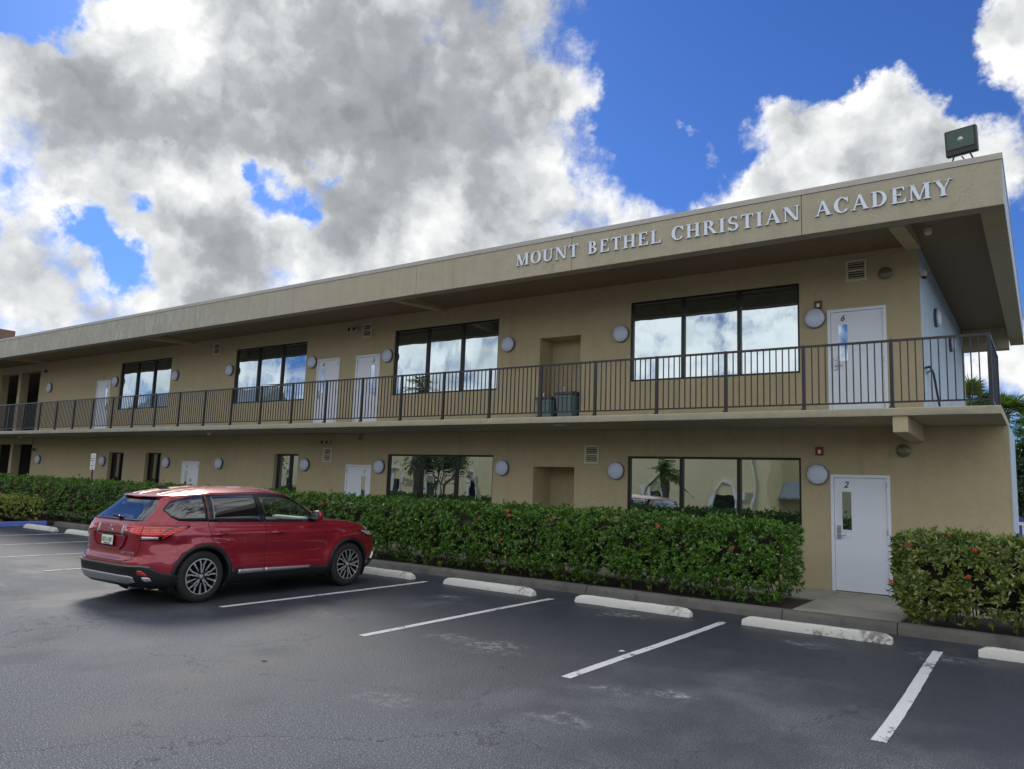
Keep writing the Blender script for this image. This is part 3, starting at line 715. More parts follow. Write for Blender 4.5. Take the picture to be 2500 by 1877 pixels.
def twin(x, z, lab, n=2):
    r = empty('floodlight_pair', (x, -.002, z), lab, 'floodlight')
    b = MB(); b.box(-.07, .07, -.03, 0, -.04, .05); b.build('housing', 'vent', r)
    for s in ((-1, 1) if n == 2 else (0,)):
        b = MB(); c0 = Vector((s*.10, -.09, -.01))
        b.lathe([(.03, .06), (.045, .04), (.075, -.03), (.075, -.045), (.062, -.045), (.05, -.01), (.001, .0)], c0, 'y', 20); b.build('lamp_head', 'vent' if n == 2 else 'bell', r, smooth=40)
        b = MB(); b.lathe([(.06, -.036), (.03, -.040), (.001, -.042)], c0, 'y', 20); b.build('lens', 'number', r, smooth=40)
twin(-12.49, 5.87, 'twin floodlight left of the vent above upper door 5'); twin(-13.30, 2.75, 'twin floodlight above the small vent on the lower wall')
twin(-30.88, 5.73, 'small dark floodlight at the far left of the upper wall', 1); twin(-31.16, 2.5, 'small dark floodlight at the far left of the lower wall', 1)
def strobe(x, z, lab):
    r = empty('alarm_strobe', (x, -.002, z), lab, 'fire alarm')
    b = MB(); b.box(-.065, .065, -.045, 0, -.075, .075); bevel(b.build('housing', 'red', r), .008)
    b = MB(); b.box(-.02, .03, -.056, -.044, -.045, .02); bevel(b.build('lens', 'whitetrim', r), .006)
strobe(-.17, 2.55, 'small red fire alarm box above the lower right wall lamp'); strobe(-.15, 5.23, 'small dark red fire alarm box above the lamp by door 6')
# dome camera on the corner of the side wall
r = empty('security_camera', (XE+.002, .10, 5.62), 'small pale security camera on the upper corner of the wall', 'camera', rz=R(90))
b = MB(); b.box(-.05, .05, -.10, 0, -.045, .055); bevel(b.build('housing', 'vent', r), .012); b = MB(); b.lathe([(.045, -.02), (.03, -.05), (.001, -.06)], (0, -.06, -.03), 'z', 16); b.build('lens', 'number', r, smooth=True)
r = empty('soffit_lamp', (1.76, -.82, 6.129), 'small round lamp under the roof corner', 'lamp')
b = MB(); b.lathe([(.001, 0), (.07, 0), (.07, -.03), (.055, -.045)], (0, 0, 0), 'z', 20); b.build('lamp_base', 'vent', r, smooth=50)
b = MB(); b.lathe([(.05, -.03), (.06, -.07), (.045, -.10), (.001, -.11)], (0, 0, 0), 'z', 20); b.build('lamp_globe', 'whitetrim', r, smooth=True)
# fluorescent stubs below the slab
for x, y, t in ((-30.79, -.82, 'leftmost'), (-17.57, -.94, 'above the hedge left of the vent')):
    b = MB(); b.lathe([(.001, 0), (.06, 0), (.06, -.03), (.05, -.06), (.001, -.075)], (x, y, ZS0-.001), 'z', 16)
    tag(b.build('ceiling_lamp', 'whitetrim', smooth=50), 'tiny pale lamp under the balcony slab, '+t, 'lamp')
# drain pipe run under the slab
b = MB(); b.tube([(-12.0, -.07, 2.955), (-31.4, -.07, 2.955)], .024, 8); b.box(-12.06, -11.96, -.11, -.03, 2.80, 2.975); b.tube([(-31.4, -.07, 2.955), (-31.4, -.07, 2.75)], .024, 8)
tag(b.build('conduit', 'stucco', smooth=50), 'thin tan pipe running under the balcony slab along the left half of the wall', 'pipe')
# unpainted repair patch under the slab
b = MB(); pts = []
for k in range(14):
    th = 2*math.pi*k/14; rr = 1+.25*noise.noise(Vector((k*.9, 1, 1))); pts.append((-4.84+.17*rr*math.cos(th), -1.36+.08*rr*math.sin(th)))
b.prism(pts, ZS0-.004, ZS0+.001, 'z'); b.build('repair_patch', 'whitetrim', B)

# ---- roof floodlight
r = empty('roof_floodlight', (2.37, -2.1, ZR1), 'large square bronze floodlight on the roof corner above the sign', 'floodlight')
b = MB(); b.tube([(-.13, 0, 0), (-.13, -.01, .06), (-.10, -.02, .13)], .012, 6); b.tube([(.13, 0, 0), (.13, -.01, .06), (.10, -.02, .13)], .012, 6); b.tube([(0, 0, 0), (.03, .02, .05), (-.01, 0, .12)], .009, 6); b.build('bracket', 'rail', r, smooth=50)
hs = MB(); hs.prism([(-.225, -.21), (.225, -.21), (.225, .21), (-.225, .21)], -.07, .03, 'y'); hs.prism([(-.17, -.16), (.17, -.16), (.17, .16), (-.17, .16)], .03, .13, 'y')
h = hs.build('housing', 'rail', r, loc=(0, 0, .335)); h.rotation_euler = (R(6), R(0), R(-12)); h.scale = (.93, .93, .93); bevel(h, .02)
gm2 = mat('floodlight_glass', (.035, .065, .055), .12); gm2.node_tree.nodes['Principled BSDF'].inputs['Metallic'].default_value = .4
b = MB(); b.box(-.19, .19, -.078, -.071, -.10, .185); g0_ = b.build('lens', wobble(gm2, 9, .4), h)
b = MB(); b.box(-.20, .20, -.076, -.0705, -.12, -.101); b.build('lens_frame', 'frame', h)
b = MB(); b.lathe([(.001, -.086), (.035, -.084), (.04, -.079)], (0, 0, .03), 'y', 14); b.build('bulb', 'steel', h, smooth=True)

# ---- wheelie bins in the alcove
def wbin(x, y, label, rz, sc=1.):
    r = empty('wheeled_bin', (x, y, ZS1), label, 'bin', 'bins in the balcony alcove', rz); r.scale = (sc, sc, sc)
    vs = []
    prof = [(.19, .17, 0), (.20, .18, .02), (.235, .25, .62), (.25, .265, .66), (.25, .265, .72)]
    b = MB()
    for (w, d, z) in prof:
        for (sx, sy) in ((-1, -1), (1, -1), (1, 1), (-1, 1)): vs.append((sx*w, sy*d, z))
    fs = [(3, 2, 1, 0)]+[(i*4+k, i*4+(k+1) % 4, (i+1)*4+(k+1) % 4, (i+1)*4+k) for i in range(4) for k in range(4)]+[(16, 17, 18, 19)]
    b.add(vs, fs); bevel(b.build('bin_body', 'bin', r), .02, 3)
    b = MB(); b.prism([(-.29, .722), (.27, .722), (.27, .76), (.20, .80), (-.10, .815), (-.27, .79)], -.265, .265, 'x'); bevel(b.build('lid', 'binlid', r), .012, 2)
    b = MB(); b.tube([(.0, -.27, .80), (.0, -.25, .90), (.03, -.22, .90)], .012, 6); b.build('lid_tab', 'whitetrim', r)
    b = MB(); b.tube([(-.2, .30, .70), (-.2, .36, .74), (.2, .36, .74), (.2, .30, .70)], .015, 6); b.build('handle', 'binlid', r)
    for s in (-1, 1):
        b = MB(); b.lathe([(.001, s*.2), (.08, s*.2), (.085, s*.215), (.085, s*.245), (.08, s*.25), (.001, s*.25)], (0, .2, .085), 'x', 18); b.build('wheel', 'number', r, smooth=40)
wbin(-6.02, .0, 'grey wheeled bin in the alcove, the lower left one', R(2), .80); wbin(-5.49, .05, 'grey wheeled bin in the alcove, the taller right one', R(-3), .92)

# ---- parking sign
r = empty('parking_sign', (-23.12, -1.55, .09), 'narrow white parking notice on a dark post behind the hedge', 'sign')
b = MB(); b.box(-.03, .03, -.012, .012, 0, 1.72); b.build('post', 'rail', r)
b = MB(); b.box(-.155, .155, -.02, -.0125, 1.66, 2.20); bevel(b.build('panel', 'whitetrim', r), .003)
txb = mat('sign_blue_text', (.10, .13, .30), .6)
for k, (s, z) in enumerate((('NOTICE', 2.12), ('RESERVED', 2.03), ('PARKING', 1.95), ('FOR', 1.87), ('VISITORS', 1.79), ('ONLY', 1.71))):
    text_mesh(s, .07 if k else .06, .001, r, txb, (0, -.0215, z-.02), (R(90), 0, 0), 'lettering', sx=.8)

# ---- wheel stops
def stop(x0, x1, y, mtl, lab, seed, z=0., rz=0.):
    b = MB(); n = 26; prof = [(-.075, 0), (-.072, .045), (-.05, .105), (-.04, .115), (.04, .115), (.05, .105), (.072, .045), (.075, 0)]
    vs = []; fs = []; m_ = len(prof); L = x1-x0
    for k in range(n+1):
        t = k/n; x = -L/2+L*t; e = min(1, min(t, 1-t)*n/1.2)
        tp = .62+.38*e
        for i, (y_, z_) in enumerate(prof):
            q = Vector((x*2.5+seed*7, y_*14, z_*14)); j = .0035*noise.noise(q)+.0035*noise.noise(q*4)
            chip = .02*max(0, noise.noise(Vector((x*3+seed, seed, i//4)))-.25)*(2 <= i <= 5)
            vs.append((x+(.02*(1-e) if t < .5 else -.02*(1-e))*0, y_*(.94+.06*e)+j, z_*tp-chip*.6+j*.5))
    for k in range(n):
        for i in range(m_-1): fs.append((k*m_+i, (k+1)*m_+i, (k+1)*m_+i+1, k*m_+i+1))
    fs += [tuple(range(m_)), tuple(n*m_+i for i in range(m_-1, -1, -1))]
    b.add(vs, fs); o = b.build('wheel_stop', mtl, smooth=24, loc=((x0+x1)/2, y, .002)); o.rotation_euler = (0, 0, rz)
    tag(o, lab, 'wheel stop', 'concrete wheel stops')
SY = -4.0
stop(-21.33, -19.45, -4.15, 'stop', 'white wheel stop by the blue kerb, leftmost of all', 1)
stop(-18.9, -17.05, -4.1, 'stop', 'white wheel stop partly hidden by the tailgate of the red car', 2)
stop(-8.05, -6.22, SY, 'stop', 'white wheel stop in front of the red car with a chipped end', 3, rz=R(-.6))
stop(-5.475, -3.617, SY, 'stop', 'clean white wheel stop in the bay right of the red car', 4, rz=R(-1.0))
stop(-2.84, -1.0, SY, 'stop', 'clean white wheel stop between two bay lines before the middle of the hedge', 5, rz=R(-.4))
stop(-.27, 1.54, SY+.02, 'stopdirty', 'dirty blotched wheel stop in front of the doorway pad', 6, rz=R(.5))
stop(2.43, 4.25, SY+.02, 'stopdirty', 'dirty wheel stop cut off by the right edge before the right hedge', 7)
# small litter
b = MB(); b.add([(0, 0, .002), (.05, .01, .008), (.06, .045, .004), (.02, .05, .010), (-.01, .025, .003)], [(0, 1, 2, 3, 4)]); tag(b.build('litter', 'whitetrim', loc=(-.72, -6.75, 0)), 'small white scrap on the asphalt in the middle bay', 'litter')
for (x, y, t) in ((2.1, -3.62, 'dark fallen leaf by the kerb near the right edge'), (-3.0, -9.6, 'dark fallen leaf on open asphalt below the middle bays'), (-13.1, -8.1, 'dark fallen leaf on the asphalt left of the red car')):
    b = MB(); b.add([(-.04, 0, .004), (0, -.018, .012), (.05, 0, .006), (0, .02, .016)], [(0, 1, 2, 3)]); o = b.build('fallen_leaf', 'wood', loc=(x, y, 0)); o.rotation_euler = (0, 0, x); tag(o, t, 'leaf')
# ================================================================== THE RED CAR (local +x = nose, +y = left, z up)
def lerp_tab(t, tab):
    if t <= tab[0][0]: return tab[0][1]
    for i in range(len(tab)-1):
        a, b_ = tab[i], tab[i+1]
        if t <= b_[0]:
            k = (t-a[0])/(b_[0]-a[0]); return a[1]+(b_[1]-a[1])*k
    return tab[-1][1]
def sm_tab(t, tab):   # cubic (Catmull-Rom style, monotone limited) interpolation
    n = len(tab)
    if t <= tab[0][0]: return tab[0][1]
    if t >= tab[-1][0]: return tab[-1][1]
    i = 0
    while t > tab[i+1][0]: i += 1
    x0, y0 = tab[i]; x1, y1 = tab[i+1]; h = x1-x0
    def sl(j):
        if j <= 0 or j >= n-1: k = 0 if j <= 0 else n-2; return (tab[k+1][1]-tab[k][1])/(tab[k+1][0]-tab[k][0])
        a = (tab[j][1]-tab[j-1][1])/(tab[j][0]-tab[j-1][0]); c = (tab[j+1][1]-tab[j][1])/(tab[j+1][0]-tab[j][0])
        return 0 if a*c <= 0 else 2*a*c/(a+c)
    m0, m1 = sl(i), sl(i+1); k = (t-x0)/h
    return (2*k**3-3*k*k+1)*y0+(k**3-2*k*k+k)*h*m0+(-2*k**3+3*k*k)*y1+(k**3-k*k)*h*m1
ZB = [(-2.4, 1.06), (-1.66, 1.10), (-.4, 1.08), (.6, 1.07), (1.0, 1.085), (1.3, 1.08), (1.7, 1.03), (2.0, .955), (2.3, .87)]
ZD = [(-2.1, 1.375), (-1.6, 1.435), (-1.1, 1.475), (-.3, 1.50), (.3, 1.475), (.6, 1.44)]
zb = lambda x: sm_tab(x, ZB)
zd = lambda x: sm_tab(x, ZD)
# height keys of the lower body (u: 0 sill .. 1 fender edge)
WU = [(0, .80), (.12, .86), (.25, .885), (.40, .893), (.55, .892), (.74, .900), (.86, .902), (.90, .895), (.96, .878), (1.0, .862)]
XF = [(0, 2.08), (.12, 2.18), (.3, 2.25), (.5, 2.27), (.7, 2.25), (.85, 2.20), (1.0, 2.13)]
XR = [(0, -2.06), (.1, -2.17), (.28, -2.235), (.42, -2.25), (.48, -2.24), (.53, -2.20), (.7, -2.19), (.9, -2.19), (1.0, -2.175)]
HOOD = [(0, 2.13), (.25, 1.98), (.5, 1.72), (.75, 1.38), (1., 1.04)]
def ring(t):
    """half width, front end, rear end, front exponent, rear exponent at level t"""
    if t <= .93:
        u = t/.93; return sm_tab(u, WU), sm_tab(u, XF), sm_tab(u, XR), 4.4, 8.
    if t <= 1.:
        u = (t-.93)/.07; return .862-.012*u, sm_tab(u, HOOD), -2.175+.02*u, 4.4+1.2*u, 8.
    if t <= 2.:
        u = t-1; q = u*u*.35+u*.65
        return .85-.175*q-.01*math.sin(u*3.14)*-1, 1.04-.86*u-.03*math.sin(u*3.14)*-1, -2.155+.345*u+.02*math.sin(u*3.14), 5.6-.6*u, 8.-1.5*u
    u = t-2; s = math.sqrt(max(0, 1-u*u*.995)) if u > .3 else 1-.16*u*u*5.2/1
    s = (1-u**2.2)
    return .675*s+.001, .18*s-.45*(1-s), -1.81*s-.45*(1-s), 5., 6.5
def zt(t, x):
    b_ = zb(x)-.075
    if t <= .93: return .21+(t/.93)*(b_-.21)
    if t <= 1.: u = (t-.93)/.07; return b_+.075*(u**.8)
    if t <= 2.:
        u = t-1; return zb(x)+(zd(x)-zb(x))*(u*.97+.03*u*u)
    u = t-2; s = 1-u**2.2
    return zd(min(x, .6))+.078*(1-s**2.4)
def bulge(x, z, side):
    """outward offset on the body side: arch flares, door creases, shoulder line, the dent"""
    d = 0.
    for wx in (-1.335, 1.335):
        r_ = math.hypot(x-wx, z-.352); d += .022*math.exp(-((r_-.44)/.11)**2)
    if -1.25 < x < .95: k = min(1, (x+1.25)/.25, (.95-x)/.25); d -= .014*k*math.exp(-((z-.60)/.10)**2)
    zc = .90+.01*x
    d += .006*math.exp(-((z-zc-.05)/.022)**2)*(1 if -2.2 < x < 1.9 else 0)-.005*math.exp(-((z-zc+.03)/.03)**2)
    if side < 0:
        d -= .050*math.exp(-((x+1.88)/.12)**2-((z-.80)/.065)**2)
        d += .016*math.exp(-((x+1.74)/.05)**2-((z-.85)/.05)**2)
        d -= .028*math.exp(-((x+1.62)/.09)**2-((z-.79)/.045)**2)
        d -= .006*math.exp(-((x+1.45)/.08)**2-((z-.88)/.03)**2)
    return d
NR = 420
_cache = {}
def taper(x):
    q = max(0, min(1, (-1.15-x)/1.1)); return 1-.095*q**1.6
def outline(t, dense=NR):
    """points around the ring, starting at rear centre going along the RIGHT side (-y) to the nose and back along the left"""
    key = (round(t, 5), dense)
    if key in _cache: return _cache[key]
    w, xf, xr, nf, nr = ring(t); xc = (-.1 if t < 2 else -.45)
    half = []
    K = 700
    for k in range(K+1):
        ph = math.pi*k/K-math.pi/2*0; c_, s_ = math.cos(ph), math.sin(ph)
        # ph 0 -> rear centre, pi -> nose
        if c_ >= 0: n_ = nr; a_ = xc-xr; x = xc-a_*abs(c_)**(2/n_)
        else: n_ = nf; a_ = xf-xc; x = xc+a_*abs(c_)**(2/n_)
        half.append((x, -w*abs(s_)**(2/n_)*taper(x)))
    P_ = np.array(half); seg = np.hypot(*(P_[1:]-P_[:-1]).T); S_ = np.concatenate([[0], np.cumsum(seg)])
    m_ = dense//2; ss = np.linspace(0, S_[-1], m_+1)
    X = np.interp(ss, S_, P_[:, 0]); Y = np.interp(ss, S_, P_[:, 1])
    Xa = np.concatenate([X, X[-2:0:-1]]); Ya = np.concatenate([Y, -Y[-2:0:-1]])
    _cache[key] = (Xa, Ya, S_, P_); return _cache[key]
def Whalf(x, t):
    w, xf, xr, nf, nr = ring(t); xc = (-.1 if t < 2 else -.45)
    q = (xc-x)/(xc-xr) if x < xc else (x-xc)/(xf-xc); n_ = nr if x < xc else nf
    return taper(x)*w*max(0, 1-min(1, abs(q))**n_)**(1/n_)
def tof(x, z):
    lo, hi = 0., 2.
    for _ in range(30):
        md = (lo+hi)/2
        if zt(md, x) < z: lo = md
        else: hi = md
    return (lo+hi)/2
def side_pt(x, z, side=-1, off=0.):
    W_ = Whalf(x, tof(x, z))+bulge(x, z, side)+off
    return Vector((x, side*W_, z))
def wrap_pt(s, z, off=0.):
    """s: arc length from the rear centre, negative towards the left, positive along the right side"""
    x = -2.15
    for _ in range(4):
        t = tof(x, z); _, _, S_, P_ = outline(t); a = abs(s)
        x = float(np.interp(a, S_, P_[:, 0]))
    y = float(np.interp(a, S_, P_[:, 1])); e = .01
    x2 = float(np.interp(a+e, S_, P_[:, 0])); y2 = float(np.interp(a+e, S_, P_[:, 1]))
    tx, ty = x2-x, y2-y; L = math.hypot(tx, ty) or 1; nx_, ny_ = ty/L, -tx/L      # outward
    if x < 0 and nx_ > 0 and abs(nx_) > abs(ny_): nx_, ny_ = -nx_, -ny_
    if ny_ > 0: nx_, ny_ = -nx_, -ny_
    if abs(y) > .5: dd = bulge(x, z, -1 if s > 0 else 1)*abs(ny_); x += nx_*dd; y += ny_*dd
    x += nx_*off; y += ny_*off
    return Vector((x, y if s > 0 else -y, z))
def front_pt(y, t, off=0.):
    w, xf, xr, nf, nr = ring(t); xc = -.1
    x = xc+(xf-xc)*max(0, 1-min(1, abs(y)/w)**nf)**(1/nf)
    return Vector((x+off*.7, y, zt(t, x)+off*.7))
car_paint = mat('red_car_paint', (.27, .006, .022), .30, .35); cb = car_paint.node_tree.nodes['Principled BSDF']
cb.inputs['Coat Weight'].default_value = 1.; cb.inputs['Coat Roughness'].default_value = .04
nn = NT(car_paint.node_tree); tcx = nn.n('TexCoord').outputs['Object']
dz = nn.noise(tcx, 3.5, 6, .6).outputs[0]; fl_ = nn.noise(tcx, 900, 2, .5).outputs[0]
nn.put(cb.inputs['Base Color'], nn.mix(nn.m('MULTIPLY', nn.mr(dz, .45, .75), .10), (.27, .006, .022, 1), (.36, .08, .08, 1)))
nn.put(cb.inputs['Normal'], nn.n('Bump', ins={'Strength': .12, 'Distance': .001, 'Height': fl_}))
lf = nn.noise(tcx, 1.8, 2, .4).outputs[0]
nn.put(cb.inputs['Coat Normal'], nn.n('Bump', ins={'Strength': .25, 'Distance': .02, 'Height': lf}))
clad = wobble(mat('black_cladding', (.010, .011, .014), .48), 20, .2, .15, 200)
trim = mat('gloss_black_trim', (.008, .008, .009), .18)
tint = mat('privacy_glass', (.006, .007, .010), .03); tint.node_tree.nodes['Principled BSDF'].inputs['Specular IOR Level'].default_value = .95; tint.node_tree.nodes['Principled BSDF'].inputs['IOR'].default_value = 1.7
clear = bpy.data.materials.new('clear_car_glass'); clear.use_nodes = True; n = NT(clear.node_tree); clear.node_tree.nodes.clear()
lw = n.n('LayerWeight', ins={'Blend': .25}); n.n('OutputMaterial', ins={0: n.n('MixShader', ins={0: n.m('MULTIPLY_ADD', lw.outputs[1], .35, .06, clamp=True), 1: n.n('BsdfTransparent', ins={'Color': (.86, .93, .89, 1)}), 2: n.n('BsdfGlossy', ins={'Color': (.9, .95, 1, 1), 'Roughness': .01})})})
tail = mat('tail_lamp_red', (.45, .01, .012), .08); tail.node_tree.nodes['Principled BSDF'].inputs['Coat Weight'].default_value = 1
nn = NT(tail.node_tree); wv_ = nn.n('TexWave', bands_direction='Z', ins={'Vector': nn.n('TexCoord').outputs['Object'], 'Scale': 14., 'Distortion': .3})
nn.put(tail.node_tree.nodes['Principled BSDF'].inputs['Base Color'], nn.mix(nn.mr(wv_.outputs[1], .3, .7), (.14, .002, .004, 1), (.85, .02, .012, 1)))
lensw = mat('clear_lamp_lens', (.55, .57, .60), .08, .5)
silver = wobble(mat('silver_trim', (.50, .51, .53), .32, .75), 8, .06)
rubber = wobble(mat('tyre_rubber', (.012, .012, .013), .75), 30, .3, .3, 80)
alloy = mat('machined_alloy', (.62, .62, .64), .25, .85); alloyd = mat('dark_alloy', (.02, .021, .024), .35, .5)
seatm = wobble(mat('seat_fabric', (.10, .10, .11), .9), 20, .2); headl = mat('headliner', (.42, .40, .37), .9); inter = mat('interior_plastic', (.03, .03, .032), .7)

CAR = empty('parked_car', (-7.235, -6.80, .0), 'red five door family car parked nose in to the hedge with a dented rear quarter', 'car', rz=R(90))
def inpoly(x, z, poly):
    c_ = False; n_ = len(poly)
    for i in range(n_):
        a, b_ = poly[i], poly[i-1]
        if (a[1] > z) != (b_[1] > z) and x < (b_[0]-a[0])*(z-a[1])/(b_[1]-a[1])+a[0]: c_ = not c_
    return c_
FDW = [(-.345, 1.085), (-.43, 1.455), (-.25, 1.462), (.0, 1.445), (.18, 1.405), (.36, 1.31), (.52, 1.19), (.63, 1.075)]
FD = [(-.34, .30), (-.36, 1.08), (-.47, 1.50), (-.2, 1.51), (.1, 1.485), (.3, 1.41), (.62, 1.17), (.80, 1.00), (.80, .70), (.76, .30)]
RD = [(-.34, .30), (-.36, 1.08), (-.47, 1.50), (-1.0, 1.50), (-1.22, 1.49), (-1.285, 1.10), (-1.26, .90), (-1.10, .66), (-.93, .50), (-.88, .30)]
ts = list(np.linspace(0, .93, 34))+list(np.linspace(.938, 1., 12))[0:]+list(np.linspace(1.03, 2., 30))+[2+float(q) for q in (.12, .22, .32, .42, .52, .61, .70, .78, .85, .91, .96, .99)]
verts = []; nr_ = len(ts)
for t in ts:
    X, Y, _, _ = outline(t)
    for x, y in zip(X, Y):
        z = zt(t, x)
        if t < 1.9 and abs(y) > .45:
            W_ = Whalf(x, t); k = min(1, max(0, (abs(y)-W_*.80)/(W_*.18))); dd = bulge(x, z, 1 if y > 0 else -1)*k
            y += dd*(1 if y > 0 else -1)
        if t > 2:      # pressed ribs along the roof
            for ry in (.22, .42): z += .009*math.exp(-((abs(y)-ry)/.022)**2)*(1 if -1.7 < x < .0 else 0)
        verts.append((x, y, z))
NRr = len(outline(ts[0])[0]); V_ = np.array(verts)
faces = []
for i in range(nr_-1):
    for k in range(NRr):
        k2 = (k+1) % NRr; faces.append((i*NRr+k, i*NRr+k2, (i+1)*NRr+k2, (i+1)*NRr+k))
groups = {'car_body': [], 'front_door_R': [], 'front_door_L': [], 'rear_door_R': [], 'rear_door_L': [], 'tailgate': [], 'hood': []}
for f in faces:
    cx, cy, cz = V_[list(f)].mean(0); i = f[0]//NRr; t = (ts[i]+ts[i+1])/2 if i+1 < nr_ else ts[i]
    if cz < .25 and (cx < -1.75 or cx > 1.75): continue
    if any(math.hypot(cx-wx, cz-.352) < .415 for wx in (-1.335, 1.335)) and abs(cy) > .5: continue
    W_ = Whalf(cx, t)
    if t < 2 and abs(cy) > .5 and inpoly(cx, cz, FDW): continue
    if 1.03 < t < 1.95 and cx > 0 and abs(cy) < ring(t)[0]*.90 : continue      # windscreen opening
    s = 'L' if cy > 0 else 'R'
    if t < 1.97 and abs(cy) > .45 and inpoly(cx, cz, FD): groups['front_door_'+s].append(f)
    elif t < 1.97 and abs(cy) > .45 and inpoly(cx, cz, RD): groups['rear_door_'+s].append(f)
    elif cx < -1.8 and .58 < cz and t < 2. and abs(cy) < (.655 if cz < 1.06 else .655-.09*(cz-1.06)/.4): groups['tailgate'].append(f)
    elif .935 < t < 1.0 and cx > .8 and abs(cy) < .72: groups['hood'].append(f)
    else: groups['car_body'].append(f)
tmp = bpy.data.meshes.new('t'); tmp.from_pydata(verts, [], faces); tmp.update()
VN = np.empty(len(verts)*3); tmp.vertex_normals.foreach_get('vector', VN); VN = VN.reshape(-1, 3)
flip = VN[(ts.index(ts[10]))*NRr+NRr//4][1] > 0      # right side should point to -y
if flip: VN = -VN
def submesh(name, fl, parent, mtl):
    idx = sorted({i for f in fl for i in f}); mp = {a: b_ for b_, a in enumerate(idx)}
    me = bpy.data.meshes.new(name); me.from_pydata([verts[i] for i in idx], [], [tuple(mp[i] for i in (f[::-1] if flip else f)) for f in fl])
    me.materials.append(mtl); me.polygons.foreach_set('use_smooth', [True]*len(me.polygons))
    me.normals_split_custom_set_from_vertices([tuple(VN[i]) for i in idx])
    o = bpy.data.objects.new(name, me); C.objects.link(o); o.parent = parent; return o
BODY = submesh('body', groups['car_body'], CAR, car_paint)
DR = {}
for k, nme in (('front_door_R', 'door'), ('rear_door_R', 'door'), ('front_door_L', 'door'), ('rear_door_L', 'door')): DR[k] = submesh(nme, groups[k], CAR, car_paint)
TG = submesh('tailgate', groups['tailgate'], CAR, car_paint); HD = submesh('bonnet', groups['hood'], CAR, car_paint)

def patch(name, lo, hi, fn, mtl, parent, off=.004, nx=28, nz=8, skirt=.012, smooth=True):
    """lo/hi: lists of (a, z) with rising a; fn(a, z, off) -> point"""
    a0, a1 = lo[0][0], lo[-1][0]; vs = []; b = MB()
    A = sorted(set(list(np.linspace(a0, a1, nx+1))+[p[0] for p in lo]+[p[0] for p in hi])); A = [a for a in A if a0-1e-9 <= a <= a1+1e-9]
    n_ = len(A)-1
    for a in A:
        l, h_ = lerp_tab(a, lo), lerp_tab(a, hi)
        for j in range(nz+1): vs.append(fn(a, l+(h_-l)*j/nz, off))
    fs = [(i*(nz+1)+j, (i+1)*(nz+1)+j, (i+1)*(nz+1)+j+1, i*(nz+1)+j+1) for i in range(n_) for j in range(nz)]
    bd = [i*(nz+1) for i in range(n_+1)]+[n_*(nz+1)+j for j in range(1, nz+1)]+[i*(nz+1)+nz for i in range(n_-1, -1, -1)]+[j for j in range(nz-1, 0, -1)]
    par = []
    for a in A:
        l, h_ = lerp_tab(a, lo), lerp_tab(a, hi)
        for j in range(nz+1): par.append((a, l+(h_-l)*j/nz))
    base = len(vs)
    for i in bd: vs.append(fn(par[i][0], par[i][1], off-skirt))
    m_ = len(bd)
    for k in range(m_): fs.append((bd[k], base+k, base+(k+1) % m_, bd[(k+1) % m_]))
    b.add(vs, fs); o = b.build(name, mtl, parent)
    o.data.polygons.foreach_set('use_smooth', [i < n_*nz for i in range(len(fs))]); return o
def strip(name, pts, w, fn, mtl, parent, off=.0012, res=.03, skirt=.004):
    P_ = []
    for i in range(len(pts)-1):
        a, b_ = Vector(pts[i]), Vector(pts[i+1]); n_ = max(1, int((b_-a).length/res))
        P_ += [a.lerp(b_, k/n_) for k in range(n_)]
    P_.append(Vector(pts[-1])); vs = []; fs = []
    for i, p in enumerate(P_):
        t = (P_[min(i+1, len(P_)-1)]-P_[max(i-1, 0)]).normalized(); nrm = Vector((-t.y, t.x))*w/2
        for q, o_ in ((p-nrm, off-skirt), (p-nrm, off), (p+nrm, off), (p+nrm, off-skirt)): vs.append(fn(q.x, q.y, o_))
    for i in range(len(P_)-1):
        for j in range(3): fs.append((i*4+j, (i+1)*4+j, (i+1)*4+j+1, i*4+j+1))
    b = MB(); b.add(vs, fs); return b.build(name, mtl, parent, smooth=30)
